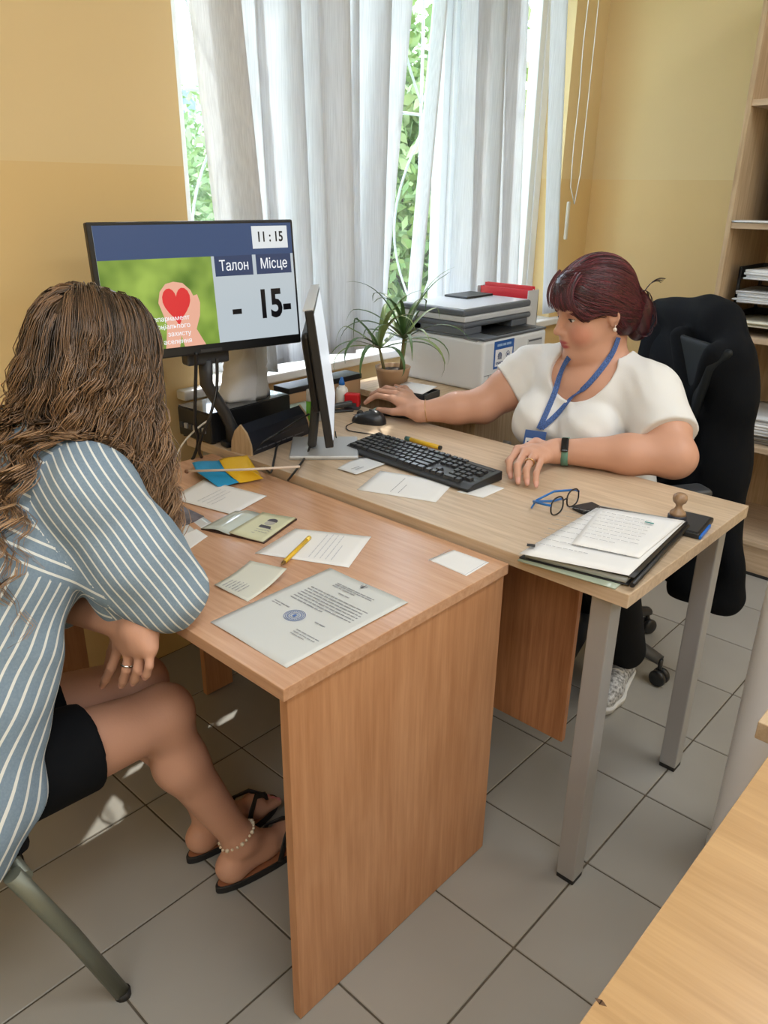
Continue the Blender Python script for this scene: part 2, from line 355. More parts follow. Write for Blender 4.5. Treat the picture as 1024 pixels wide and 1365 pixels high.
# (top px at v=0, px at v=400, blade angle from the wall, depth offset)
SLATS = [(276, 322, 66, 0.03), (318, 352, 6, 0.0), (366, 388, 8, 0.014), (402, 418, 5, 0.0), (428, 440, 34, 0.012), (452, 456, 6, 0.0), (492, 484, 8, 0.014), (524, 492, 12, 0.0),
         (586, 550, 84, 0.005), (636, 616, 4, 0.0), (654, 640, 6, 0.014), (676, 660, 4, 0.0), (688, 676, 6, 0.010), (745, 732, 4, 0.004)]
for k, (ut, ub, ang, off) in enumerate(SLATS):
    yt, yb = PX(ut, 0, XB).y-BY, PX(ub, 400, XB).y-BY
    zt, zb = PX(ut, 0, XB).z, PX(ub, 400, XB).z
    sl = (yb-yt)/(zb-zt); H = 0.9+0.0*k; zend = 0.905-BZ
    b = MB(); nz_, nw = 22, 6; half = 0.078; a = R(ang)
    if k == 8: half = 0.03
    if k == 13: half = 0.055
    if k == 12: half = 0.06
    pts = []; z_top = -0.02
    for i in range(nz_+1):
        z = z_top+(zend-z_top)*i/nz_; yc = yt+sl*(z+BZ-zt)
        if z+BZ > zt: yc = yt+sl*0.3*(z+BZ-zt)
        aa = a+0.03*math.sin(i*0.25+k)
        for j in range(nw+1):
            w = (j/nw-0.5)*2*half; bow = 0.003*(1-(2*j/nw-1)**2)
            pts.append((off+math.sin(aa)*w+bow*math.cos(aa), yc+math.cos(aa)*w-bow*math.sin(aa), z))
    F = [(i*(nw+1)+j, i*(nw+1)+j+1, (i+1)*(nw+1)+j+1, (i+1)*(nw+1)+j) for i in range(nz_) for j in range(nw)]
    b.poly(pts, F, True); o = b.build('slat', M_slat, bl)
    md = o.modifiers.new('thickness', 'SOLIDIFY'); md.thickness = 0.0008
# control chain at the right end
b = MB()
y0 = PX(757, 200, XB).y-BY; pth = [(0.03, y0, 0.0)]+[(0.03, y0+0.004*math.sin(q), -q*0.06) for q in range(1, 21)]+[(0.03, y0+0.05, -1.27), (0.03, y0+0.075, -1.15), (0.03, y0+0.085, -0.6), (0.03, y0+0.085, 0.0)]
b.tube(pth, 0.0022, 6); ch = b.build('chain', M_pvc, bl)
b = MB(); b.box((0.024, y0-0.008, -1.42), (0.036, y0+0.008, -1.26), 0.003); b.build('chain_weight', mat('clear_plastic', (0.7, 0.68, 0.6), 0.25), bl)

# ------------------------------------------------------------------ outside
M_leaf = [mat('leaf_%d' % i, c, 0.6) for i, c in enumerate([(0.33, 0.47, 0.19), (0.45, 0.58, 0.28), (0.25, 0.39, 0.14)])]
M_bark = mat('bark', (0.16, 0.11, 0.07), 0.9)
gb = MB(); gb.box((-60, -40, -1.8), (XW-T-0.1, 60, -1.7)); og = gb.build('ground_outside', mat('outside_grass', (0.16, 0.26, 0.07), 0.9, noise=(4, (1, 1, 1), 0.3))); og['kind'] = 'structure'
def tree(loc, h, rx, n, seed, label):
    rg = random.Random(seed); t = thing('leafy_tree', label, 'tree', loc, group='trees outside the window')
    b = MB(); b.tube([(0, 0, 0), (0.05, 0.03, h*0.35), (0, 0.1, h*0.7)], [0.1, 0.08, 0.03], 8)
    for q in range(6):
        a = q*1.05; b.tube([(0.03, 0.03, h*(0.3+0.06*q)), (math.cos(a)*rx*0.6, math.sin(a)*rx*0.6, h*(0.5+0.07*q))], [0.04, 0.012], 6)
    b.build('trunk', M_bark, t)
    b = MB(); lumps = [(rg.uniform(-1, 1)*rx*0.7, rg.uniform(-1, 1)*rx*0.7, h*rg.uniform(0.3, 0.92), rx*rg.uniform(0.3, 0.55)) for _ in range(26)]
    for _ in range(n):
        lx, ly, lz, lr = rg.choice(lumps); d = Vector((rg.gauss(0, 1), rg.gauss(0, 1), rg.gauss(0, 1))).normalized()*lr*rg.uniform(0.75, 1.05)
        p = Vector((lx, ly, lz))+d; s_ = rg.uniform(0.03, 0.07); a = Vector((rg.gauss(0, 1), rg.gauss(0, 1), rg.gauss(0, 1))).normalized()*s_; c = a.orthogonal().normalized()*s_*0.5
        c.rotate(Matrix.Rotation(rg.uniform(0, 6.28), 3, a.normalized())); b.mi = rg.choice((0, 1, 1, 2)); b.poly([p-a, p+c, p+a, p-c], [(0, 1, 2, 3)])
    o = b.build('foliage', M_leaf, t, recalc=False); o['kind'] = 'stuff'
tree((-6.0, PX(262, 230, -6.0).y, -1.7), 3.75, 1.5, 15000, 1, 'broad green tree seen through the left gap of the blind')
tree((-3.5, PX(545, 200, -3.5).y, -1.7), 4.4, 1.0, 15000, 2, 'green tree seen through the middle gap of the blind')
tree((-10.0, PX(400, 200, -10.0).y, -1.7), 4.2, 1.8, 6000, 5, 'round green tree behind the drawn part of the blind')
bd = thing('apartment_building', 'distant pale apartment block above the trees at the left of the window', 'building', (-30, PX(250, 120, -30).y, -1.7))
hb = PX(250, 108, -30).z+1.7
M_far = mat('pale_facade', (0.62, 0.64, 0.66), 0.8); M_farw = mat('far_window', (0.25, 0.3, 0.36), 0.3)
b = MB(); b.box((-4, -2.2, 0), (2, 1.0, hb)); b.box((-4, -1.6, hb), (1, 0.2, hb+0.9)); b.build('facade', M_far, bd)
b = MB(); b.box((-4, 1.0, 0), (2, 6, hb*0.78)); b.build('wing', M_far, bd)
for zz in range(4):
    for yy in (-1.7, -0.7, 0.3):
        b = MB(); b.box((2.0, yy, hb-1.6-zz*1.9), (2.04, yy+0.6, hb-0.6-zz*1.9)); b.build('window', M_farw, bd)

# ================================================================== furniture
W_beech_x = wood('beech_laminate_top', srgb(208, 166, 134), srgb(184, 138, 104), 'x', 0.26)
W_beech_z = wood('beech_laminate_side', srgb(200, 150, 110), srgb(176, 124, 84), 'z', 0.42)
W_oak_x = wood('pale_oak_laminate_top', srgb(214, 192, 166), srgb(182, 157, 128), 'x', 0.34)
W_oak_z = wood('pale_oak_laminate_side', srgb(208, 184, 150), srgb(172, 144, 110), 'z', 0.42)
W_oak_y = wood('pale_oak_laminate_y', srgb(208, 184, 150), srgb(172, 144, 110), 'y', 0.42)
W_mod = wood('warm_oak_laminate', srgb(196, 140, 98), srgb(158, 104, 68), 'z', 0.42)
W_near = wood('honey_laminate', srgb(186, 150, 104), srgb(166, 130, 86), 'x', 0.30)
M_steel = mat('grey_painted_steel', srgb(168, 168, 168), 0.42, 0.25)
M_rubber = mat('rubber', (0.015, 0.015, 0.015), 0.7)

# visitor desk
vd = thing('office_desk', 'beech laminate desk with solid side panel where the visitor sits', 'desk', (-0.70, -0.117, 0))
def vbox(name, m, lo, hi, bev, root):
    l = root.location; b = MB(); b.box(tuple(Vector(lo)-l), tuple(Vector(hi)-l), bev); return b.build(name, m, root)
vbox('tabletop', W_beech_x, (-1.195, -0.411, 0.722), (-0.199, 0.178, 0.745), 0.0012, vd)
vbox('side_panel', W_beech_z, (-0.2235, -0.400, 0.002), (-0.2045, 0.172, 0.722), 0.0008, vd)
vbox('end_support', W_beech_z, (-1.185, -0.400, 0.002), (-1.166, -0.27, 0.722), 0.0008, vd); vbox('end_support', W_beech_z, (-1.185, 0.075, 0.002), (-1.166, 0.172, 0.722), 0.0008, vd)
vbox('apron', W_beech_x, (-1.166, 0.06, 0.50), (-0.2235, 0.078, 0.722), 0.0, vd)
# worker desk
wd = thing('office_desk', 'pale oak desk on square grey steel legs where the clerk sits', 'desk', (-0.64, 0.487, 0))
vbox('tabletop', W_oak_x, (-1.33, 0.187, 0.736), (0.052, 0.787, 0.765), 0.0015, wd)
for lx, ly in ((-0.034, 0.217), (-0.026, 0.731), (-1.30, 0.217), (-1.30, 0.731)):
    lg = vbox('leg', M_steel, (lx, ly, 0.012), (lx+0.044, ly+0.044, 0.736), 0.003, wd)
    l = wd.location; b = MB(); b.box((lx+0.001-l.x, ly+0.001-l.y, 0.0), (lx+0.043-l.x, ly+0.043-l.y, 0.013), 0.002); b.build('foot', M_rubber, lg)
vbox('crossbar', M_steel, (-0.025, 0.261, 0.70), (0.005, 0.731, 0.736), 0.002, wd)
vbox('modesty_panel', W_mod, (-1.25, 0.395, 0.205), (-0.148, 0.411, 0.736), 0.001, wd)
# cabinet carrying the printer
pc = thing('printer_cabinet', 'low pale oak cabinet by the window carrying the printer', 'cabinet', (-1.09, 1.22, 0))
vbox('body', W_oak_z, (-1.37, 0.90, 0.01), (-0.84, 1.62, 0.775), 0.001, pc); vbox('top', W_oak_y, (-1.38, 0.865, 0.775), (-0.83, 1.63, 0.797), 0.001, pc)
for y0 in (0.905, 1.255):
    d = vbox('door', W_oak_z, (-0.84, y0, 0.05), (-0.824, y0+0.345, 0.77), 0.001, pc)
    l = pc.location; b = MB(); b.tube([(-0.824-l.x, y0+0.17-l.y, 0.66), (-0.80-l.x, y0+0.17-l.y, 0.66)], 0.008, 10); b.build('knob', M_steel, d)
# near desk at lower right
nd = thing('office_desk', 'honey laminate desk in the near right corner of the picture', 'desk', (0.72, -0.36, 0))
vbox('tabletop', W_near, (0.380, -0.745, 0.727), (1.15, 0.02, 0.75), 0.001, nd)
vbox('side_panel', W_beech_z, (0.40, -0.02, 0.0), (1.13, 0.0, 0.727), 0.0005, nd); vbox('side_panel', W_beech_z, (0.40, -0.735, 0.0), (1.13, -0.715, 0.727), 0.0005, nd)
M_mark = mat('scuff', srgb(90, 62, 36), 0.7)
b = MB(); q = PZ(801, 1336, 0.75)-nd.location; b.prism([(0.004*math.cos(a)+0.002*math.cos(3*a), 0.003*math.sin(a)) for a in [k*0.6283 for k in range(10)]], 0, 0.0002, Matrix.Translation(q)); b.build('scuff_mark', M_mark, nd)
# small side table behind it
st = thing('side_table', 'small pale wooden side table behind the honey laminate desk', 'table', (0.56, 0.2, 0))
vbox('tabletop', W_oak_y, (0.335, 0.04, 0.69), (0.80, 0.40, 0.72), 0.002, st)
for lx, ly in ((0.36, 0.07), (0.75, 0.07), (0.36, 0.34), (0.75, 0.34)): vbox('leg', W_oak_z, (lx, ly, 0), (lx+0.035, ly+0.035, 0.69), 0.002, st)
# white round column
M_col = mat('white_column_paint', (0.88, 0.90, 0.92), 0.4, bump=(6, (1, 1, 0.2), 0.2))
b = MB(); b.lathe([(0.001, 0), (0.10, 0), (0.10, 0.02), (0.094, 0.03), (0.092, 1.0), (0.09, CEIL), (0.001, CEIL)], 40)
o = b.build('round_column', M_col); o.location = (0.275, 0.565, 0); tag(o, 'smooth white round column at the right edge beside the near desk', 'column')

# ------------------------------------------------------------------ shelf unit
sh = thing('shelving_unit', 'tall open pale oak shelving unit against the yellow wall', 'shelf', (-0.15, 2.29, 0))
SX0, SX1, SY0, SY1 = -0.585, 0.28, 2.067, 2.52
vbox('side_panel', W_oak_z, (SX0, SY0, 0.0), (SX0+0.018, SY1, 2.2), 0.0006, sh); vbox('side_panel', W_oak_z, (SX1-0.018, SY0, 0.0), (SX1, SY1, 2.2), 0.0006, sh)
vbox('back_panel', W_oak_z, (SX0+0.018, SY1-0.006, 0.02), (SX1-0.018, SY1, 2.2), 0, sh)
SHZ = [0.145, 0.527, 0.935, 1.335, 1.735, 2.2]
for z in SHZ: vbox('shelf_board', W_oak_x, (SX0+0.018, SY0+0.004, z-0.02), (SX1-0.018, SY1-0.006, z), 0.0006, sh)
vbox('plinth', W_oak_x, (SX0+0.018, SY0+0.012, 0.0), (SX1-0.018, SY0+0.028, 0.125), 0, sh)
vbox('plinth_seal', M_rubber, (SX0+0.018, SY0+0.008, 0.0), (SX1-0.018, SY0+0.012, 0.012), 0, sh)
M_paper = mat('paper', (0.80, 0.81, 0.82), 0.75)
M_paper2 = mat('greyish_paper', (0.66, 0.68, 0.70), 0.75)
M_cream = mat('cream_paper', (0.72, 0.70, 0.58), 0.75)
M_ink = mat('printed_ink', (0.07, 0.07, 0.09), 0.8)
M_ink2 = mat('faint_printed_ink', (0.34, 0.35, 0.38), 0.8)
M_blueink = mat('blue_ink', (0.08, 0.16, 0.42), 0.7)
# binders on the 1.335 shelf
for k, (xx, hh, lb) in enumerate(((-0.452, 0.315, 'black lever arch binder first from the left on the upper shelf'), (-0.374, 0.315, 'black lever arch binder second from the left on the upper shelf'), (-0.296, 0.30, 'black lever arch binder third from the left on the upper shelf'))):
    t = thing('binder', lb, 'binder', (xx, 2.20, SHZ[3]), group='binders on the upper shelf')
    b = MB(); b.box((0, 0, 0), (0.003, 0.28, hh), 0.001); b.box((0.069, 0, 0), (0.072, 0.28, hh), 0.001); b.box((0.003, 0, 0), (0.069, 0.003, hh), 0.001); b.build('cover', M_black, t)
    b = MB(); b.box((0.006, 0.012, 0.006), (0.066, 0.275, hh-0.02)); b.build('pages', M_paper, t)
    b = MB(); b.box((0.015, -0.0012, 0.12), (0.057, 0.0, 0.24)); b.build('spine_label', M_paper2, t)
    b = MB(); b.lathe([(0.006, 0), (0.012, 0), (0.012, 0.003), (0.006, 0.003)], 16, Matrix.Translation((0.036, 0.0, 0.06)) @ Matrix.Rotation(R(90), 4, 'X'), ring=True); b.build('finger_ring', M_steel, t)
def sheaf(name, label, cat, loc, w, d, n, dz, rz=0.0, mats=None, jit=0.012, group=None, seed=0):
    rg = random.Random(seed); t = thing(name, label, cat, loc, rz, group); z = 0
    for k in range(n):
        h = dz*rg.uniform(0.6, 1.4); jx, jy = rg.uniform(-jit, jit), rg.uniform(-jit, jit)
        b = MB(); b.grid((jx, jy, z), (jx+w, jy, z), (jx+w, jy+d, z), (jx, jy+d, z), 6, 6, (lambda u, v, a=rg.uniform(0, 0.4*dz), p=rg.uniform(0, 6): a*math.sin(3*u+p)*v), h*0.9)
        b.build('sheet', rg.choice(mats or [M_paper, M_paper2]), t); z += h
    return t
sheaf('paper_pile', 'thin pile of loose papers in front of the black binders', 'papers', (-0.56, 2.072, SHZ[3]), 0.30, 0.12, 4, 0.002, seed=1)
# letter tray on 0.935 shelf
tr = thing('letter_tray', 'black three-tier letter tray stuffed with papers on the shelf', 'tray', (-0.53, 2.13, SHZ[2]))
for k in range(3):
    z = 0.03+k*0.085; b = MB(); b.box((0, 0, z), (0.33, 0.25, z+0.004)); b.box((0, 0, z), (0.005, 0.25, z+0.045)); b.box((0.325, 0, z), (0.33, 0.25, z+0.045)); b.box((0, 0.245, z), (0.33, 0.25, z+0.045)); b.build('tier', M_black, tr)
for px_, py_ in ((0.0, 0.0), (0.32, 0.0), (0.0, 0.24), (0.32, 0.24)):
    b = MB(); b.box((px_, py_, 0), (px_+0.01, py_+0.01, 0.24)); b.build('post', M_black, tr)
sheaf('paper_pile', 'grey papers bulging from the middle tier of the letter tray', 'papers', (-0.52, 2.105, SHZ[2]+0.12), 0.30, 0.24, 6, 0.006, 0.06, seed=2)
sheaf('paper_pile', 'white papers curling over the top tier of the letter tray', 'papers', (-0.50, 2.10, SHZ[2]+0.205), 0.29, 0.24, 4, 0.008, -0.08, seed=3)
M_orange = mat('orange_card', (0.62, 0.27, 0.08), 0.6)
sheaf('folder', 'orange card folders lying in the lowest tier of the tray', 'folder', (-0.515, 2.10, SHZ[2]+0.035), 0.30, 0.24, 3, 0.007, 0.0, [M_orange, M_cream], seed=4)
sheaf('magazine_pile', 'pile of grey magazines on the middle shelf of the unit', 'magazines', (-0.50, 2.10, SHZ[1]), 0.22, 0.30, 10, 0.011, 0.1, [M_paper2, M_paper, mat('grey_cover', (0.25, 0.24, 0.23), 0.5)], seed=5)
b = MB()
for c, r_ in (((0, 0, 0.05), 0.05), ((0.05, 0.02, 0.045), 0.045), ((-0.01, -0.02, 0.10), 0.035), ((0.04, -0.03, 0.09), 0.03), ((0.08, 0, 0.09), 0.03)):
    t = bmesh.new(); bmesh.ops.create_uvsphere(t, u_segments=16, v_segments=10, radius=r_); [setattr(f, 'smooth', True) for f in t.faces]; b._merge(t, Matrix.Translation(c))
o = b.build('rag_bundle', mat('white_cloth', (0.72, 0.72, 0.72), 0.9, bump=(40, (1, 1, 1), 0.6))); o.location = (-0.245, 2.125, SHZ[1]); tag(o, 'bundled white cloth beside the magazines on the shelf', 'cloth')

# ------------------------------------------------------------------ office chair of the clerk
M_mesh = mat('black_upholstery', (0.008, 0.009, 0.012), 0.85, spec=0.15, bump=(220, (1, 1, 1), 0.3))
oc = thing('office_chair', 'black office swivel chair with castors under the clerk', 'chair', (-0.467, 1.11, 0), R(-32))
b = MB(); b.box((-0.25, -0.24, 0.43), (0.25, 0.24, 0.51), 0.035, seg=4); b.build('seat', M_mesh, oc)
b = MB(); pts = []; nz_, nx_ = 12, 12
for i in range(nz_+1):
    z = 0.58+0.50*i/nz_
    for j in range(nx_+1):
        s = j/nx_*2-1; hw = 0.225*(1-0.10*abs(i/nz_*2-1)**3); pts.append((s*hw, 0.235+0.03*(i/nz_)-0.04*s*s, z))
b.poly(pts, [(i*(nx_+1)+j, i*(nx_+1)+j+1, (i+1)*(nx_+1)+j+1, (i+1)*(nx_+1)+j) for i in range(nz_) for j in range(nx_)], True)
o = b.build('backrest', M_mesh, oc); md = o.modifiers.new('thickness', 'SOLIDIFY'); md.thickness = 0.045; md.offset = 0
b = MB(); b.tube([(0, 0.02, 0.40), (0, 0.2, 0.40), (0, 0.30, 0.46), (0, 0.29, 0.75)], 0.02, 10, flat=(1, 1.6)); b.build('back_bracket', M_black, oc)
b = MB(); b.lathe([(0.025, 0.12), (0.028, 0.3), (0.05, 0.41), (0.05, 0.43)], 20); b.build('gas_column', M_black, oc)
for k in range(5):
    a = R(28+72*k); d = Vector((math.cos(a), math.sin(a), 0))
    b = MB(); b.tube([Vector((0, 0, 0.125)), d*0.1+Vector((0, 0, 0.12)), d*0.27+Vector((0, 0, 0.085))], [0.034, 0.028, 0.018], 12, flat=(0.8, 1.2)); lg = b.build('base_arm', M_dark, oc)
    b = MB()
    for s in (-1, 1):
        off = Vector((-d.y, d.x, 0))*0.013*s; b.lathe([(0.004, -0.009), (0.024, -0.009), (0.027, -0.004), (0.027, 0.004), (0.024, 0.009), (0.004, 0.009)], 18, Matrix.Translation(d*0.275+Vector((0, 0, 0.0272))+off) @ Matrix.Rotation(a+math.pi/2, 4, 'Z') @ Matrix.Rotation(R(90), 4, 'Y'))
    b.tube([d*0.272+Vector((0, 0, 0.03)), d*0.272+Vector((0, 0, 0.09))], 0.007, 8); b.build('castor', M_black, lg)
for s in (-1, 1):
    b = MB(); b.tube([(s*0.25, 0.05, 0.46), (s*0.29, 0.05, 0.5), (s*0.29, 0.03, 0.655)], 0.016, 10); ar = b.build('armrest', M_black, oc)
    b = MB(); b.box((s*0.29-0.035, -0.12, 0.655), (s*0.29+0.035, 0.14, 0.685), 0.014, seg=3); b.build('arm_pad', M_dark, ar)

# ------------------------------------------------------------------ visitor's chair
M_chairmetal = mat('olive_grey_tube', srgb(112, 116, 104), 0.38, 0.35)
vc = thing('visitor_chair', 'metal tube visitor chair with black seat under the visitor', 'chair', (-0.72, -0.84, 0))
b = MB(); b.box((-0.195, -0.22, 0.405), (0.195, 0.15, 0.445), 0.018, seg=3); b.build('seat', M_mesh, vc)
b = MB(); b.box((-0.23, -0.30, 0.62), (0.23, -0.265, 0.86), 0.016, seg=3); b.build('backrest', M_mesh, vc)
for s in (-1, 1):
    b = MB(); b.tube([(s*0.225, 0.10, 0.415), (s*0.229, 0.17, 0.22), (s*0.231, 0.238, 0.008)], 0.0118, 14, flat=(1, 1.3)); lg = b.build('leg', M_chairmetal, vc)
    b = MB(); b.lathe([(0.004, 0.0), (0.0155, 0.0), (0.0155, 0.014), (0.004, 0.014)], 14, Matrix.Translation((s*0.231, 0.239, 0))); b.build('foot_cap', M_rubber, lg)
    b = MB(); b.tube([(s*0.225, -0.26, 0.85), (s*0.225, -0.22, 0.42), (s*0.229, -0.27, 0.008)], 0.0118, 14); b.build('leg', M_chairmetal, vc)
b = MB(); b.tube([(-0.225, 0.12, 0.395), (0.225, 0.12, 0.395)], 0.011, 10); b.build('crossbar', M_chairmetal, vc)

# ================================================================== monitors
def screen_img():
    """leaf-green photograph panel of the queue screen: colour only"""
    m = bpy.data.materials.new('screen_green_picture'); m.use_nodes = True; nt = m.node_tree; b = nt.nodes['Principled BSDF']
    tc = nt.nodes.new('ShaderNodeTexCoord'); n = nt.nodes.new('ShaderNodeTexNoise'); n.inputs['Scale'].default_value = 9; n.inputs['Detail'].default_value = 2; nt.links.new(tc.outputs['Object'], n.inputs[0])
    cr = nt.nodes.new('ShaderNodeValToRGB'); e = cr.color_ramp.elements; e[0].position = 0.35; e[1].position = 0.68; e[0].color = (*srgb(70, 105, 30), 1); e[1].color = (*srgb(150, 178, 78), 1)
    nt.links.new(n.outputs[0], cr.inputs[0]); nt.links.new(cr.outputs[0], b.inputs['Emission Color']); b.inputs['Emission Strength'].default_value = 0.8; b.inputs['Base Color'].default_value = (0.01, 0.01, 0.01, 1); b.inputs['Roughness'].default_value = 0.3; return m
def scr(name, col, s=0.85): return mat(name, (0.01, 0.01, 0.01), 0.35, emit=col, estr=s)
qm = thing('monitor', 'large flat queue monitor on an angled stand, showing a green picture and ticket numbers', 'monitor', (-1.150, 0.163, 0.745), R(80.2))
tilt = Matrix.Translation((0, 0, 1.196-0.745)) @ Matrix.Rotation(R(-5.2), 4, 'X')
def tb_(b): bmesh.ops.transform(b.bm, matrix=tilt, verts=b.bm.verts); return b
SW, SH = 0.545, 0.322
b = MB(); b.box((-SW/2, 0.0, -SH/2), (SW/2, 0.022, SH/2), 0.004); b.box((-0.19, 0.02, -0.11), (0.19, 0.045, 0.11), 0.012); tb_(b).build('casing', M_black, qm)
b = MB(); b.box((-0.03, -0.0012, -SH/2+0.004), (0.03, 0, -SH/2+0.012)); tb_(b).build('brand_plate', M_dark, qm)
lx0, lx1, lz0, lz1 = -SW/2+0.012, SW/2-0.008, -SH/2+0.024, SH/2-0.008
b = MB(); b.box((lx0, -0.001, lz0), (lx1, 0.0, lz1)); disp = tb_(b).build('display', scr('screen_grey', srgb(170, 180, 186)), qm)
LW, LH = lx1-lx0, lz1-lz0
def panel(name, x0, z0, x1, z1, m, d, cut=0.0):
    b = MB(); X0, X1, Z0, Z1 = lx0+x0*LW, lx0+x1*LW, lz0+z0*LH, lz0+z1*LH
    b.box((X0, -0.001-d, Z0), (X1, -0.001-d+0.0004, Z1)); return tb_(b).build(name, m, disp)
panel('header_band', 0, 0.735, 1, 1, scr('screen_navy', srgb(42, 66, 104)), 0.0004)
panel('picture', 0, 0, 0.545, 0.735, screen_img(), 0.0004)
panel('clock_box', 0.775, 0.785, 0.975, 0.975, scr('screen_clock', srgb(205, 210, 212)), 0.0008)
panel('column_head', 0.56, 0.565, 0.765, 0.735, scr('screen_navy2', srgb(36, 54, 88)), 0.0008); panel('column_head', 0.785, 0.565, 0.985, 0.735, scr('screen_navy2', srgb(36, 54, 88)), 0.0008)
M_stext = scr('screen_white_text', srgb(225, 228, 232)); M_sblack = mat('screen_black_text', (0.004, 0.004, 0.008), 0.4)
def stext(txt, x, z, size, m, bold=0.0, align='CENTER', sx=1.0):
    M = tilt @ Matrix.Translation((lx0+x*LW, -0.0022, lz0+z*LH)) @ Matrix.Rotation(R(90), 4, 'X'); text_mesh('screen_text', txt, size, m, disp, M, align, bold, sx)
stext('11 : 15', 0.875, 0.88, 0.035, M_sblack, 0.0007, sx=0.82); stext('Талон', 0.663, 0.648, 0.036, M_stext, 0.0, sx=0.8); stext('Місце', 0.885, 0.65, 0.036, M_stext, 0.0, sx=0.8)
stext('-', 0.655, 0.28, 0.09, M_sblack, 0.0022); stext('15-', 0.868, 0.29, 0.100, M_sblack, 0.0032, sx=0.78)
# heart held in two hands (picture on the screen)
M_heart = scr('screen_heart', srgb(200, 40, 45)); M_hand = scr('screen_hand', srgb(214, 160, 138))
def shape(name, pts, m, d):
    b = MB(); P = [(lx0+x*LW, -0.001-d, lz0+z*LH) for x, z in pts]; Q = [(p[0], p[1]+0.0003, p[2]) for p in P]; n = len(P)
    b.poly(P+Q, [tuple(range(n)), tuple(range(2*n-1, n-1, -1))]+[(i, (i+1) % n, n+(i+1) % n, n+i) for i in range(n)]); tb_(b).build(name, m, disp)
shape('pictured_hand', [(0.265, 0.0), (0.285, 0.2), (0.255, 0.38), (0.268, 0.47), (0.30, 0.53), (0.34, 0.545), (0.385, 0.53), (0.42, 0.47), (0.432, 0.42), (0.452, 0.43), (0.463, 0.36), (0.455, 0.25), (0.43, 0.14), (0.47, 0.0), (0.36, 0.0), (0.35, 0.1), (0.335, 0.0)], M_hand, 0.0008)
shape('pictured_heart', [(0.345+0.070*(16*math.sin(a)**3)/16, 0.36+0.0112*(13*math.cos(a)-5*math.cos(2*a)-2*math.cos(3*a)-math.cos(4*a))) for a in [k*2*math.pi/30 for k in range(30)]], M_heart, 0.0012)
for txt, z in (('департамент', 0.245), ('соціального', 0.18), ('захисту', 0.115), ('населення', 0.05)): stext(txt, 0.40, z, 0.0165, M_stext, 0.0, 'RIGHT')
# stand
b = MB(); b.box((-0.06, 0.005, 0.258), (0.06, 0.045, 0.312), 0.006)
b.tube([(0.0, 0.028, 0.27), (0.0, 0.033, 0.2), (0.04, 0.02, 0.12), (0.055, 0.014, 0.08), (0.058, 0.012, 0.026)], [0.028, 0.026, 0.025, 0.025, 0.026], 12, flat=(0.6, 1.0)); b.build('stand_neck', M_dark, qm)
b = MB(); b.box((0.032, 0.002, 0.0205), (0.115, 0.042, 0.036), 0.004); b.build('stand_base', M_black, qm)

# clerk's monitor, nearly edge on
cmn = thing('monitor', 'black monitor turned towards the clerk, seen from its narrow edge', 'monitor', (-0.945, 0.385, 0.765), R(-44.4))
tilt = Matrix.Translation((0, 0, 0.25)) @ Matrix.Rotation(R(7.5), 4, 'X')
b = MB(); b.box((-0.25, -0.02, -0.165), (0.25, 0.0, 0.165), 0.003); b.box((-0.16, -0.045, -0.10), (0.16, -0.018, 0.10), 0.012); tb_(b).build('casing', M_black, cmn)
b = MB(); b.box((-0.248, -0.024, 0.1635), (0.248, 0.001, 0.167), 0.001); tb_(b).build('top_trim', mat('silver_plastic', (0.62, 0.63, 0.64), 0.35), cmn)
b = MB(); b.box((-0.238, 0.0, -0.150), (0.238, 0.0012, 0.153)); tb_(b).build('display', scr('lit_document_screen', (0.62, 0.66, 0.70), 0.75), cmn)
M_silver = mat('silver_plastic2', (0.50, 0.52, 0.54), 0.32, 0.3)
b = MB(); b.box((-0.035, -0.055, 0.012), (0.035, -0.03, 0.24), 0.008, Matrix.Rotation(R(-6), 4, 'X')); b.build('stand_neck', M_dark, cmn)
b = MB(); b.box((-0.09, -0.10, 0.0), (0.09, 0.085, 0.012), 0.004); b.build('stand_base', M_silver, cmn)

# ================================================================== black box, bag, sign, cables
M_gloss = mat('glossy_black', (0.01, 0.011, 0.013), 0.12)
bx = thing('recorder_box', 'flat glossy black electronic box behind the queue monitor stand', 'electronics', (-1.283, 0.335, 0.765), R(3))
b = MB(); b.box((-0.072, -0.155, 0.004), (0.075, 0.15, 0.088), 0.004); b.build('casing', M_black, bx)
b = MB(); b.box((-0.07, -0.152, 0.088), (0.072, 0.147, 0.0905)); b.build('lid', mat('glossy_lid', (0.03, 0.034, 0.04), 0.08), bx)
for k in range(6):
    b = MB(); b.box((-0.06+k*0.02, -0.161, 0.03), (-0.047+k*0.02, -0.154, 0.045), 0.001); b.build('socket', M_steel if k % 2 else M_dark, bx)
for px_ in (-0.058, 0.06):
    for py_ in (-0.14, 0.13):
        b = MB(); b.lathe([(0.003, 0), (0.01, 0), (0.01, 0.005), (0.003, 0.005)], 12, Matrix.Translation((px_, py_, 0))); b.build('foot', M_rubber, bx)
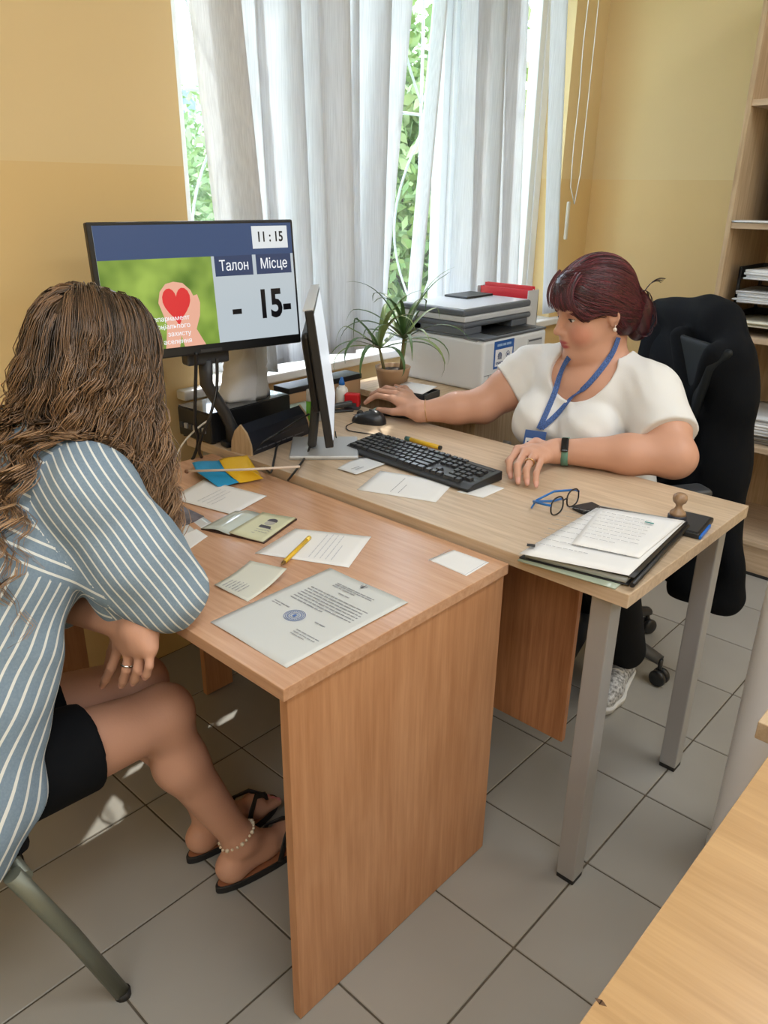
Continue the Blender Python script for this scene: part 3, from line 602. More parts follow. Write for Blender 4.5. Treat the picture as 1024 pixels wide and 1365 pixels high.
# crumpled white bag
M_bag = mat('white_bag_paper', (0.80, 0.81, 0.83), 0.55, bump=(18, (1, 1, 1), 0.6))
rg = random.Random(8); b = MB(); nu, nv = 14, 16; pts = []
for j in range(nv+1):
    for i in range(nu+1):
        a = i/nu*2*math.pi; tz = j/nv; rr = (1-0.25*tz)
        pts.append(((0.05+0.008*math.sin(2*a+4*tz))*rr*math.cos(a)+rg.uniform(-1, 1)*0.0018, (0.085+0.01*math.sin(5*a-3*tz))*rr*math.sin(a)+rg.uniform(-1, 1)*0.002+0.02*tz, tz*0.17+0.02*math.sin(2*a+1)*tz))
b.poly(pts, [(j*(nu+1)+i, j*(nu+1)+i+1, (j+1)*(nu+1)+i+1, (j+1)*(nu+1)+i) for j in range(nv) for i in range(nu)]+[tuple(range(nu))], True)
o = b.build('paper_bag', M_bag); o.location = (-1.283, 0.37, 0.8560); tag(o, 'crumpled white bag standing on the black electronic box', 'bag')
# desk sign: dark triangular prism with pale wooden ends
M_sign = mat('dark_sign_face', (0.018, 0.022, 0.034), 0.28); M_signtxt = mat('sign_grey_text', (0.10, 0.11, 0.14), 0.5)
p0, p1 = PZ(322, 605, 0.765), Vector((-1.135, 0.475, 0.765)); ang = math.atan2(p1.y-p0.y, p1.x-p0.x)
sg = thing('desk_sign', 'dark desk name sign with pale wooden end, beside the flag', 'sign', (p0.x, p0.y, 0.765), ang)
prof = [(-0.036, 0.0), (0.036, 0.0), (0.033, 0.030), (0.020, 0.060), (0.0, 0.080), (-0.020, 0.060), (-0.033, 0.030)]
MS = Matrix(((0, 0, 1, 0), (1, 0, 0, 0), (0, 1, 0, 0), (0, 0, 0, 1)))
b = MB(); b.prism(prof, 0.006, 0.255, MS); b.build('body', M_sign, sg)
for x0 in (0.0, 0.255):
    b = MB(); b.prism([(a*1.03, c*1.02) for a, c in prof], x0, x0+0.006, MS); b.build('end_panel', W_oak_z, sg)
rows = []
rg = random.Random(4)
for r_ in range(4):
    x = 0.02
    while x < 0.22:
        w = rg.uniform(0.015, 0.045); rows.append((x, 0.004+r_*0.0095, min(x+w, 0.238), 0.0085+r_*0.0095, 0)); x += w+0.006
ink(sg, rows, M_signtxt, 'lettering', M=frame_from((0, -0.0365, 0.006), (1, -0.0365, 0.006), (0, -0.020, 0.061)))

def cable(name, label, pts, r_=0.0032, m=None, n=6):
    P = [Vector(p) for p in pts]; out = []
    for i in range(len(P)-1):
        p0, p1, p2, p3 = P[max(i-1, 0)], P[i], P[i+1], P[min(i+2, len(P)-1)]
        for q in range(6):
            t = q/6; out.append(0.5*((2*p1)+(p2-p0)*t+(2*p0-5*p1+4*p2-p3)*t*t+(3*p1-p0-3*p2+p3)*t**3))
    out.append(P[-1]); b = MB(); b.tube(out, r_, n); o = b.build(name, m or M_black); return tag(o, label, 'cable')
cable('power_cable', 'straight black cable dropping from the left half of the queue monitor', [PX(262, 470, -1.14), PX(261, 500, -1.15), PX(260, 560, -1.16), PX(262, 600, -1.185), Vector((-1.21, 0.05, 0.62)), Vector((-1.22, 0.05, 0.3))], 0.0045)
cable('video_cable', 'curving black cable hanging along the queue monitor stand', [PX(289, 478, -1.12), PX(289, 515, -1.11), PX(280, 555, -1.10), PX(268, 585, -1.12), PX(266, 603, -1.15), Vector((-1.20, 0.15, 0.70)), Vector((-1.215, 0.16, 0.4))], 0.0042)
cable('network_cable', 'thin pale cable running from the black electronic box', [PX(278, 560, -1.19), PX(262, 572, -1.19), PX(245, 590, -1.2), PX(232, 615, -1.205), Vector((-1.215, -0.02, 0.6)), Vector((-1.22, -0.03, 0.25))], 0.0028, mat('pale_cable', (0.62, 0.58, 0.5), 0.5))
cable('power_cable', 'black cable looping over the desk edge left of the flag stick end', [PZ(412, 552, 0.80), PZ(395, 566, 0.775), PZ(372, 590, 0.772), PZ(366, 610, 0.770), Vector(PZ(361, 630, 0.770)), Vector(PZ(352, 622, 0.751))+Vector((0, 0, 0.0))], 0.003)
cable('usb_cable', 'black cable from the clerk monitor dipping over the desk edge', [PZ(413, 596, 0.79), PZ(409, 606, 0.771), PZ(399, 621, 0.770), PZ(389, 634, 0.769), PZ(384, 640, 0.751)], 0.003)
cable('video_cable', 'black cable lying from the dark sign to the clerk monitor', [PZ(336, 604, 0.772), PZ(350, 590, 0.790), PZ(372, 577, 0.81), PZ(395, 562, 0.82), PZ(412, 552, 0.83)], 0.0032)
cable('mouse_cable', 'thin black cable from the mouse to the clerk monitor', [PZ(472, 563, 0.773), PZ(462, 568, 0.768), PZ(466, 574, 0.768), PZ(490, 578, 0.768), PZ(502, 580, 0.768)], 0.0018)
cable('keyboard_cable', 'thin black cable leading from the keyboard to the monitor base', [PZ(503, 606, 0.770), PZ(480, 610, 0.7685), PZ(462, 602, 0.7685), PZ(450, 588, 0.772), PZ(447, 575, 0.79)], 0.0018)

# ------------------------------------------------------------------ flag on stick
M_fb = mat('flag_blue', srgb(30, 150, 205), 0.7, bump=(300, (1, 1, 1), 0.2)); M_fy = mat('flag_yellow', srgb(235, 190, 30), 0.7, bump=(300, (1, 1, 1), 0.2)); M_stick = mat('pale_stick', srgb(222, 205, 190), 0.5)
fl = thing('table_flag', 'small blue and yellow paper flag on a pale stick', 'flag', tuple(PZ(248, 628, 0.776)))
fo = fl.location
b = MB(); b.tube([PZ(250, 628, 0.776)-fo, PZ(325, 626, 0.790)-fo, PZ(400, 622, 0.798)-fo], 0.0032, 10); b.build('stick', M_stick, fl)
b = MB(); b.lathe([(0.001, 0), (0.005, 0), (0.005, 0.006), (0.001, 0.006)], 10, Matrix.Rotation(R(90), 4, 'Y')); b.build('stick_tip', mat('brown_tip', srgb(120, 80, 55), 0.6), fl)
fcol = [[PZ(256, 617, 0.765), PZ(292, 613, 0.772), PZ(329, 606, 0.785), PZ(343, 628, 0.758)], [PZ(262, 629, 0.766), PZ(300, 628, 0.772), PZ(336, 627, 0.780), PZ(348, 634, 0.752)], [PZ(290, 649, 0.750), PZ(319, 644, 0.750), PZ(352, 638, 0.750), PZ(354, 638, 0.749)]]
def cloth_patch(name, c, m, root, n=8, thick=0.0006):
    """bilinear patch through a 3x2 net of points"""
    b = MB(); o = root.location
    for r_ in range(2):
        b.grid(c[r_][0]-o, c[r_][1]-o, c[r_+1][1]-o, c[r_+1][0]-o, n, n, lambda u, v: 0.002*math.sin(u*5+v*3), thick)
    bmesh.ops.remove_doubles(b.bm, verts=b.bm.verts, dist=0.0002); return b.build(name, m, root)
cloth_patch('blue_half', [[q[0], q[1]] for q in fcol], M_fb, fl); cloth_patch('yellow_half', [[q[1], q[2]] for q in fcol], M_fy, fl)
b = MB(); b.grid(fcol[0][2]-fo, fcol[0][3]-fo, fcol[1][3]-fo, fcol[1][2]-fo, 6, 6, None, 0.0006); b.build('folded_corner', M_fy, fl)

# ================================================================== papers on the visitor's desk
ZV = 0.7452; ZWK = 0.7652
def text_rows(rg, x0, x1, y0, n, dy, h, z=0.0, dens=1.0, last=0.6):
    out = []
    for k in range(n):
        x = x0; xe = x1 if k < n-1 else x0+(x1-x0)*last
        while x < xe-0.003:
            w = min(rg.uniform(0.006, 0.018)*dens, xe-x); out.append((x, y0-k*dy, x+w, y0-k*dy+h, z)); x += w+0.0022*dens
    return out
def sheet(name, label, cat, px, z, m=None, curl=None, thick=0.0005, nu=10, nv=10, group=None):
    """px: four photo points (lower-left, lower-right, upper-right, upper-left) lying at height z -> a sheet with its real corners"""
    c = [PZ(u, v, z) for u, v in px]; t = thing(name, label, cat, tuple(c[0]), 0.0, group)
    b = MB(); b.grid(*(q-c[0] for q in c), nu, nv, curl, thick); b.build('sheet', m or M_paper, t)
    Mf = frame_from(Vector((0, 0, thick)), c[1]-c[0]+Vector((0, 0, thick)), c[3]-c[0]+Vector((0, 0, thick)))
    return t, Mf, (c[1]-c[0]).length, (c[3]-c[0]).length
crl = lambda a, k=1.0: (lambda u, v: a*((2*u-1)**2*0.6+0.4*v*v)*k)
# A4 letter with the seal
def a4curl(u, v): return 0.0015*(1+math.sin(6*u+2*v))*0.5+0.004*max(0, 1-6*v)*abs(math.sin(5*u))
t, Mf, w, h = sheet('letter_page', 'large white letter with round blue seal at the desk corner', 'paper', [(383, 890), (545, 803), (440, 757), (280, 830)], ZV, M_paper2, lambda u, v: 0.0)
t2 = t
for ch_ in list(t.children): bpy.data.objects.remove(ch_)
c = [Vector((-0.437, -0.371, ZV)), Vector((-0.238, -0.371, ZV)), Vector((-0.238, -0.084, ZV)), Vector((-0.439, -0.086, ZV))]; t.location = c[0]
b = MB(); b.grid(*(q-c[0] for q in c), 16, 16, lambda u, v: 0.0008+0.0008*math.sin(6*u+3*v), 0.0005); b.build('sheet', mat('letter_paper', srgb(206, 210, 210), 0.75), t)
rg = random.Random(11); zz = 0.0024
rows = text_rows(rg, 0.055, 0.15, 0.248, 3, 0.006, 0.0022, zz)+text_rows(rg, 0.085, 0.13, 0.222, 1, 0.006, 0.0022, zz)+text_rows(rg, 0.03, 0.175, 0.205, 7, 0.0085, 0.0026, zz)+text_rows(rg, 0.02, 0.06, 0.125, 2, 0.006, 0.0024, zz)+text_rows(rg, 0.13, 0.17, 0.122, 1, 0.006, 0.0024, zz)+text_rows(rg, 0.125, 0.18, 0.085, 3, 0.007, 0.0016, zz)
ink(t, rows, M_ink2, 'print'); ink(t, [(0.098, 0.266, 0.104, 0.276, zz), (0.096, 0.268, 0.106, 0.270, zz), (0.094, 0.272, 0.0965, 0.278, zz), (0.1055, 0.272, 0.108, 0.278, zz), (0.1, 0.264, 0.102, 0.281, zz)], M_ink2, 'emblem')
b = MB(); sc_ = PZ(393, 822, ZV)-c[0]
for r0 in (0.0185, 0.0155, 0.0075):
    b.lathe([(r0, 0.0), (r0+0.0009, 0.0), (r0+0.0009, 0.0003), (r0, 0.0003)], 40, Matrix.Translation((sc_.x, sc_.y, zz)), ring=True)
for k in range(26):
    a = k*2*math.pi/26; b.box((-0.0006, 0.011, 0), (0.0006, 0.0138, 0.0003), 0, Matrix.Translation((sc_.x, sc_.y, zz)) @ Matrix.Rotation(a, 4, 'Z'))
b.box((sc_.x-0.003, sc_.y-0.004, zz), (sc_.x+0.003, sc_.y+0.004, zz+0.0003)); b.build('blue_seal', M_blueink, t)
# QR card (code left out)
t, Mf, w, h = sheet('info_card', 'small blank white card stuck flat at the desk corner by the oak desk', 'card', [(622, 768), (652, 750), (605, 733), (571, 746)], ZV, M_paper, lambda u, v: 0.0, 0.0003)
ink(t, [(0.002, 0.004, w-0.002, 0.0048, 0.0004), (0.002, h-0.006, w-0.002, h-0.0052, 0.0004)], M_ink2, 'border_line', M=Mf)
# curled receipt
t, Mf, w, h = sheet('receipt', 'curled small receipt with printed lines beside the letter', 'receipt', [(330, 802), (383, 772), (334, 757), (286, 782)], ZV, mat('receipt_paper', srgb(208, 210, 200), 0.7), lambda u, v: 0.022*u*u*(1-0.3*v)+0.004*(1-u)*v)
rg = random.Random(5); rows = text_rows(rg, 0.012, w*0.55, h*0.82, 6, 0.008, 0.002, 0.004)
ink(t, rows, M_ink2, 'print', M=Mf)
b = MB(); lw = PZ(345, 798, ZV)-t.location; b.grid(PZ(320, 795, ZV)-t.location, PZ(335, 803, ZV)-t.location, PZ(300, 787, ZV)-t.location+Vector((0, 0, 0.001)), PZ(292, 783, ZV)-t.location, 4, 4, None, 0.0005); b.build('lower_fold', M_paper2, t)
# letter under the yellow pencil
t, Mf, w, h = sheet('form_page', 'white form lying flat under the yellow pencil', 'paper', [(465, 757), (495, 716), (394, 705), (340, 738)], ZV, M_paper, lambda u, v: 0.0006)
rg = random.Random(6); rows = text_rows(rg, 0.02, w*0.9, h*0.45, 5, 0.012, 0.0016, 0.0012); ink(t, rows, mat('very_faint_ink', (0.55, 0.57, 0.62), 0.8), 'print', M=Mf)
p0, p1 = PZ(375, 753, ZV+0.006), PZ(412, 717, ZV+0.006); d = p1-p0
pn = thing('pencil', 'yellow pencil lying across the white form', 'pencil', tuple(p0)); M_pen = mat('yellow_pen', srgb(218, 178, 40), 0.35)
b = MB(); b.tube([d*0.10, d], 0.0045, 6); b.build('barrel', M_pen, pn)
b = MB(); b.tube([d*0.0, d*0.10], [0.0012, 0.0044], 6); b.build('tip', mat('pen_tip', srgb(120, 90, 40), 0.5), pn)
b = MB(); b.tube([d*0.90, d*1.02], 0.0047, 8); b.build('cap', mat('pen_cap', srgb(236, 205, 90), 0.3), pn)
# open passport
ps = thing('passport', 'open identity booklet with photo page on the beech desk', 'booklet', tuple(PZ(352, 725, ZV))); o0 = ps.location
PA, PB, PC_, PD = PZ(268, 706, ZV), PZ(313, 683, ZV), PZ(396, 693, ZV), PZ(352, 725, ZV); MA, MBp = PA.lerp(PD, 0.46), PB.lerp(PC_, 0.46)
b = MB(); b.grid(PA-o0, PD-o0, PC_-o0, PB-o0, 10, 6, None, 0.003); b.build('cover', mat('booklet_cover', srgb(60, 40, 34), 0.5), ps)
up = Vector((0, 0, 0.0032)); M_pp = mat('passport_page', srgb(206, 208, 178), 0.5); M_lam = mat('laminated_page', srgb(196, 206, 200), 0.10)
b = MB(); b.grid(PA.lerp(MA, 0.03)-o0+up, MA-o0+up, MBp-o0+up, PB.lerp(MBp, 0.03)-o0+up, 8, 6, lambda u, v: 0.006*math.sin(u*math.pi)**2*0.8, 0.0012); b.build('left_page', M_lam, ps)
b = MB(); b.grid(MA-o0+up, PD.lerp(MA, 0.03)-o0+up, PC_.lerp(MBp, 0.03)-o0+up, MBp-o0+up, 8, 6, lambda u, v: 0.004*(1-u)**2, 0.0022); b.build('right_page', M_pp, ps)
Mp = frame_from(MA-o0, PD-o0, MBp-o0); pw, ph = (PD-MA).length, (MBp-MA).length; zz = 0.0064
rg = random.Random(9)
ink(ps, text_rows(rg, 0.01, pw*0.8, ph*0.45, 4, 0.010, 0.0014, zz, 0.8), M_ink2, 'print', M=Mp)
ph_ = MB(); ph_.prism([(0.012*math.cos(a), 0.015*math.sin(a)) for a in [k*0.3927 for k in range(16)]], 0, 0.0003, Mp @ Matrix.Translation((pw*0.52, ph*0.70, zz))); ph_.build('portrait_face', mat('portrait_grey', (0.42, 0.42, 0.40), 0.6), ps)
ph_ = MB(); ph_.prism([(0.013*math.cos(a), 0.016*math.sin(a)+0.003) for a in [k*math.pi/8 for k in range(9)]], 0, 0.0004, Mp @ Matrix.Translation((pw*0.52, ph*0.72, zz))); ph_.prism([(-0.02, -0.03), (0.02, -0.03), (0.014, -0.018), (-0.014, -0.018)], 0, 0.0004, Mp @ Matrix.Translation((pw*0.52, ph*0.70, zz))); ph_.build('portrait_hair', M_ink, ps)
# papers further left
t, Mf, w, h = sheet('loose_page', 'creased white page lying beyond the open booklet', 'paper', [(310, 687), (356, 662), (272, 642), (226, 665)], ZV, M_paper, lambda u, v: 0.0015+0.004*u*u*v)
rg = random.Random(12); ink(t, text_rows(rg, 0.02, w*0.8, h*0.6, 4, 0.014, 0.0014, 0.005), mat('very_faint_ink', (0.55, 0.57, 0.62), 0.8), 'print', M=Mf)
M_card = mat('dark_patterned_cover', srgb(96, 92, 100), 0.45, noise=(70, (1, 1, 1), 0.5))
bk = thing('booklet', 'thin booklet with dark speckled cover near the visitor sleeve', 'booklet', tuple(PZ(222, 712, ZV))); o0 = bk.location
b = MB(); b.grid(PZ(222, 712, ZV)-o0, PZ(272, 690, ZV)-o0, PZ(236, 673, ZV)-o0, PZ(190, 690, ZV)-o0, 6, 6, None, 0.004); b.build('cover', M_card, bk)
t, Mf, w, h = sheet('plastic_sleeve', 'clear plastic sleeve of cards beside the speckled booklet', 'sleeve', [(228, 722), (282, 698), (268, 688), (220, 712)], ZV, mat('glossy_sleeve', (0.62, 0.65, 0.67), 0.12), lambda u, v: 0.002*math.sin(u*7), 0.0015)
t, Mf, w, h = sheet('folded_note', 'folded white note half under the visitor sleeve', 'note', [(240, 741), (277, 715), (262, 707), (215, 722)], ZV, M_paper, lambda u, v: 0.003*v*u, 0.0008)

# ================================================================== things on the clerk's desk
t, Mf, w, h = sheet('note_slip', 'crumpled note slip beside the silver monitor base', 'note', [(475, 634), (519, 618), (490, 607), (450, 626)], ZWK, M_paper2, lambda u, v: 0.003*math.sin(u*5)*v+0.003)
ink(t, [(0.02, 0.02, 0.05, 0.022, 0.006), (0.015, 0.03, 0.045, 0.032, 0.006)], M_ink2, 'handwriting', M=Mf)
t, Mf, w, h = sheet('form_page', 'white form lying in front of the keyboard', 'paper', [(581, 670), (606, 643), (507, 628), (476, 653)], ZWK, M_paper, lambda u, v: 0.0004)
rg = random.Random(21); ink(t, text_rows(rg, 0.02, w*0.85, h*0.6, 2, 0.02, 0.0014, 0.0012), M_ink2, 'print', M=Mf)
t, Mf, w, h = sheet('note_slip', 'small white slip under the right end of the keyboard', 'note', [(644, 664), (673, 651), (642, 643), (609, 656)], ZWK, M_paper, lambda u, v: 0.0004)
# keyboard
kb = thing('keyboard', 'black computer keyboard in front of the clerk', 'keyboard', (-0.682, 0.466, 0.7652), R(-3.0))
b = MB(); b.prism([(-0.0675, 0.002), (0.066, 0.002), (0.066, 0.026), (-0.045, 0.016), (-0.0675, 0.008)], -0.224, 0.224, MS, 0.0025); b.build('case', M_black, kb)
M_key = mat('black_key', (0.028, 0.029, 0.032), 0.22)
kmesh = {}
def keymesh(wd_):
    if wd_ not in kmesh:
        t_ = bmesh.new(); bmesh.ops.create_cube(t_, size=1)
        for v in t_.verts:
            top = v.co.z > 0; v.co = Vector((v.co.x*(wd_*0.0185-0.0025-(0.004 if top else 0)), v.co.y*(0.0155-(0.004 if top else 0)), 0.008 if top else 0))
        me_ = bpy.data.meshes.new('key'); t_.to_mesh(me_); t_.free(); me_.materials.append(M_key); kmesh[wd_] = me_
    return kmesh[wd_]
layout = [[1, -1, 1, 1, 1, 1, -.5, 1, 1, 1, 1, -.5, 1, 1, 1, 1, -.3, 1, 1, 1], [1]*13+[2, -.3, 1, 1, 1, -.3, 1, 1, 1, 1], [1.5]+[1]*12+[1.5, -.3, 1, 1, 1, -.3, 1, 1, 1, 1], [1.75]+[1]*11+[2.25, -3.6, 1, 1, 1], [2.25]+[1]*10+[2.75, -1.3, 1, -1.3, 1, 1, 1, 1], [1.25, 1.25, 1.25, 6.25, 1.25, 1.25, 1.25, 1.25, -.3, 1, 1, 1, -.3, 2, 1]]
for r_, row in enumerate(layout):
    x = -0.214; y = 0.052-r_*0.0188-(0.003 if r_ else 0); zt = 0.0245-(0.066-y)*0.088-0.001
    for wd_ in row:
        if wd_ < 0: x += -wd_*0.0185; continue
        if x+wd_*0.0185 > 0.219: break
        k = bpy.data.objects.new('key', keymesh(wd_)); COL.objects.link(k); k.parent = kb; k.location = (x+wd_*0.00925, y, zt); k.rotation_euler = (R(4.5), 0, 0); x += wd_*0.0185
b = MB(); b.box((0.10, 0.047, 0.0225), (0.21, 0.060, 0.0262), 0.001); b.build('indicator_strip', M_dark, kb)
# mouse
ms = thing('computer_mouse', 'black computer mouse on the oak desk before the clerk hand', 'mouse', tuple(PZ(492, 563, 0.7652)), R(200))
def dome(lx, ly, lz, z0=0.0, n=14, pw=1.6):
    b = MB(); pts = []; m_ = 24
    for i in range(n+1):
        ph = i/n*math.pi/2
        for k in range(m_):
            a = k*2*math.pi/m_; ca, sa = math.cos(a), math.sin(a); e = 0.8
            pts.append((lx*math.copysign(abs(ca)**e, ca)*math.cos(ph)**0.7, ly*math.copysign(abs(sa)**e, sa)*math.cos(ph)**0.7, z0+lz*math.sin(ph)*(1-0.18*ca)))
    b.poly(pts, [(i*m_+k, i*m_+(k+1) % m_, (i+1)*m_+(k+1) % m_, (i+1)*m_+k) for i in range(n) for k in range(m_)]+[tuple(range(m_))[::-1]], True); return b
dome(0.056, 0.031, 0.036).build('shell', mat('mouse_black', (0.014, 0.015, 0.018), 0.3), ms)
b = MB(); b.lathe([(0.002, -0.004), (0.010, -0.004), (0.010, 0.004), (0.002, 0.004)], 16, Matrix.Translation((0.030, 0, 0.025)) @ Matrix.Rotation(R(90), 4, 'X')); b.build('wheel', M_rubber, ms)
b = MB(); b.box((0.012, -0.0005, 0.0286), (0.05, 0.0005, 0.0295), 0, Matrix.Rotation(R(12), 4, 'Y')); b.build('button_gap', M_rubber, ms)
# yellow marker
p0, p1 = PZ(541, 584, 0.772), PZ(588, 597, 0.772); d = p1-p0
mk = thing('marker_pen', 'yellow marker pen lying behind the keyboard', 'pen', tuple(p0))
b = MB(); b.tube([d*0.12, d*0.95], 0.0065, 10); b.build('barrel', mat('marker_yellow', srgb(214, 170, 30), 0.35), mk)
b = MB(); b.tube([d*0.0, d*0.14], 0.0068, 10); b.build('cap', mat('marker_cap', srgb(50, 90, 80), 0.4), mk)
b = MB(); b.tube([d*0.95, d*1.0], 0.006, 10); b.build('plug', M_black, mk)
# stack of folders and documents
def slab(root, name, px, z, thick, m, curl=None):
    c = [PZ(u, v, z)-root.location for u, v in px]; b = MB(); b.grid(*c, 8, 8, curl, thick); b.build(name, m, root); return c
ds = thing('folder', 'clear green-tinted folder at the bottom of the document stack', 'folder', tuple(PZ(835, 783, 0.7652)))
slab(ds, 'lower_cover', [(690, 748), (820, 786), (918, 702), (800, 684)], 0.7654, 0.003, mat('greenish_sleeve', srgb(170, 184, 168), 0.2), None)
ds2 = thing('folder', 'black folder bulging with pages in the document stack', 'folder', tuple(PZ(840, 780, 0.7692)))
M_folder = mat('black_folder', (0.014, 0.015, 0.018), 0.4)
slab(ds2, 'back_cover', [(692, 744), (838, 781), (918, 700), (799, 680)], 0.7692, 0.002, M_folder)
slab(ds2, 'pages', [(700, 743), (834, 779), (914, 699), (800, 679)], 0.7715, 0.009, mat('page_edges', srgb(176, 182, 182), 0.6), lambda u, v: 0.003*u*(1-v))
slab(ds2, 'front_cover', [(697, 738), (845, 775), (917, 697), (800, 676)], 0.7815, 0.002, M_folder, lambda u, v: 0.006*u*(1-v))
b = MB(); c0 = PZ(843, 778, 0.7835)-ds2.location; c1 = PZ(917, 699, 0.7835)-ds2.location; b.tube([c0+Vector((0, 0, -0.003)), c1+Vector((0, 0, -0.004))], 0.005, 10); b.build('spine', M_folder, ds2)
def docsheet(name, label, px, z, seed, m, curl=None):
    t, Mf, w, h = sheet(name, label, 'paper', px, z, m, curl)
    rg = random.Random(seed); ink(t, text_rows(rg, w*0.08, w*0.9, h*0.85, 9, h*0.085, 0.0014, 0.0045), M_ink2, 'print', M=Mf); return t, Mf, w, h
docsheet('document_page', 'printed white page under the top sheet of the document stack', [(692, 738), (838, 770), (914, 695), (795, 677)], 0.7890, 31, M_paper, lambda u, v: 0.004*u*(1-v))
t, Mf, w, h = docsheet('document_page', 'topmost printed sheet on the document stack', [(762, 725), (852, 745), (912, 694), (800, 677)], 0.7945, 32, mat('page_white', (0.84, 0.85, 0.86), 0.7), lambda u, v: 0.002*u*(1-v))
ink(t, [(w*0.78, h*0.80, w*0.92, h*0.825, 0.0045)], mat('teal_ink', (0.03, 0.26, 0.26), 0.6), 'header_mark', M=Mf)
b = MB(); tabp = PZ(708, 727, 0.7945); b.box((-0.008, -0.006, 0), (0.008, 0.006, 0.0006), 0, Matrix.Rotation(0.5, 4, 'Z')); o = b.build('index_tab', M_folder); o.location = tabp; tag(o, 'small black index tab on the left of the document stack', 'tab')
# reading glasses
gl = thing('reading_glasses', 'reading glasses with black rims and blue temples by the documents', 'glasses', tuple(PZ(752, 682, 0.7652)), math.atan2(0.12, 0.0)+0.0)
M_rim = mat('glasses_rim', (0.012, 0.014, 0.02), 0.25); M_temple = mat('blue_temple', srgb(30, 110, 190), 0.3)
for s in (-1, 1):
    ring = []
    for k in range(25):
        a = k*2*math.pi/24; ca, sa = math.cos(a), math.sin(a); ring.append((s*0.034+0.026*math.copysign(abs(ca)**0.8, ca), 0.008*sa*0.2, 0.024+0.0195*math.copysign(abs(sa)**0.8, sa)))
    b = MB(); b.tube(ring, 0.0018, 8, cap=False); rm = b.build('rim', M_rim, gl)
    b = MB(); b.poly([(s*0.034, 0, 0.024)]+ring[:-1], [(0, k+1, (k+1) % 24+1) for k in range(24)]); b.build('lens', M_glass, rm)
    b = MB(); b.tube([(s*0.061, 0, 0.032), (s*0.064, 0.012, 0.032), (s*0.045, 0.055, 0.022), (-s*0.02, 0.052+0.010*s, 0.012+0.004*s), (-s*0.05, 0.045+0.01*s, 0.008)], 0.0018, 8, flat=(1.6, 0.8)); b.build('temple', M_temple, gl)
b = MB(); b.tube([(-0.010, 0, 0.030), (0, -0.003, 0.033), (0.010, 0, 0.030)], 0.0017, 8); b.build('bridge', M_rim, gl)
cs = thing('glasses_case', 'flat black case lying behind the document stack', 'case', tuple(PZ(783, 680, 0.7652)), R(70)); b = MB(); b.box((-0.03, -0.02, 0), (0.03, 0.02, 0.010), 0.004, seg=3); b.build('shell', M_black, cs)
b = MB(); b.box((-0.0302, -0.0202, 0.0048), (0.0302, 0.0202, 0.0056)); b.build('seam', M_dark, cs)
# ink pad and wooden stamp
pad = thing('ink_pad', 'black ink pad with bright blue side at the desk corner', 'ink pad', tuple(PZ(920, 703, 0.7652)), R(97)); b = MB(); b.box((-0.058, -0.034, 0), (0.058, 0.034, 0.013), 0.004, seg=3); b.build('tray', M_black, pad)
b = MB(); b.box((-0.058, -0.038, 0.001), (0.02, -0.033, 0.010), 0.002); b.build('blue_grip', mat('bright_blue_plastic', srgb(20, 110, 215), 0.35), pad)
b = MB(); b.box((-0.052, -0.028, 0.013), (0.052, 0.028, 0.0145), 0.0006); b.build('lid', M_dark, pad)
ws = thing('wooden_stamp', 'turned wooden hand stamp with knob handle by the ink pad', 'stamp', tuple(PZ(902, 694, 0.7652+0.0145)))
W_knob = wood('stamp_wood', srgb(168, 138, 108), srgb(126, 98, 74), 'z', 0.35)
b = MB(); b.lathe([(0.004, 0), (0.019, 0), (0.020, 0.003), (0.020, 0.013), (0.018, 0.015), (0.004, 0.015)], 28); b.build('die', mat('dark_blue_die', (0.012, 0.018, 0.035), 0.4), ws)
b = MB(); b.lathe([(0.003, 0.015), (0.018, 0.015), (0.016, 0.021), (0.009, 0.027), (0.0065, 0.034), (0.008, 0.039), (0.0135, 0.044), (0.0155, 0.051), (0.0145, 0.058), (0.009, 0.0625), (0.002, 0.064)], 28); b.build('handle', W_knob, ws)
# red stamp, glue bottle, stapler
rs = thing('self_inking_stamp', 'red self-inking stamp left of the mouse', 'stamp', tuple(PZ(470, 545, 0.7652)), R(30)); M_red = mat('red_plastic', srgb(200, 32, 40), 0.35)
b = MB(); b.box((-0.024, -0.014, 0.022), (0.024, 0.014, 0.052), 0.004, seg=3); b.box((-0.024, -0.014, 0.010), (-0.016, 0.014, 0.03), 0.002); b.box((0.016, -0.014, 0.010), (0.024, 0.014, 0.03), 0.002); b.build('cap', M_red, rs)
b = MB(); b.box((-0.025, -0.015, 0), (0.025, 0.015, 0.012), 0.002); b.box((-0.015, -0.012, 0.012), (0.015, 0.012, 0.024)); b.build('frame', mat('stamp_frame', (0.06, 0.06, 0.07), 0.4), rs)
gb_ = thing('glue_bottle', 'white glue bottle with blue nozzle beside the clerk monitor', 'bottle', tuple(PZ(456, 542, 0.7652)))
b = MB(); b.lathe([(0.002, 0), (0.019, 0), (0.0205, 0.004), (0.0205, 0.056), (0.017, 0.064), (0.010, 0.068), (0.010, 0.074), (0.002, 0.074)], 26); b.build('bottle', mat('cream_white_plastic', (0.72, 0.70, 0.65), 0.35), gb_)
b = MB(); b.lathe([(0.002, 0.074), (0.0105, 0.074), (0.0095, 0.082), (0.004, 0.098), (0.001, 0.099)], 18); b.build('nozzle', mat('blue_nozzle', srgb(20, 100, 180), 0.35), gb_)
sp = thing('stapler', 'small black stapler lying behind the red stamp', 'stapler', tuple(PZ(453, 549, 0.7652)), R(60))
b = MB(); b.box((-0.045, -0.012, 0), (0.045, 0.012, 0.008), 0.003); b.build('base', M_black, sp); b = MB(); b.box((-0.04, -0.009, 0.014), (0.045, 0.009, 0.030), 0.005, Matrix.Rotation(R(-7), 4, 'Y')); b.build('arm', M_dark, sp)
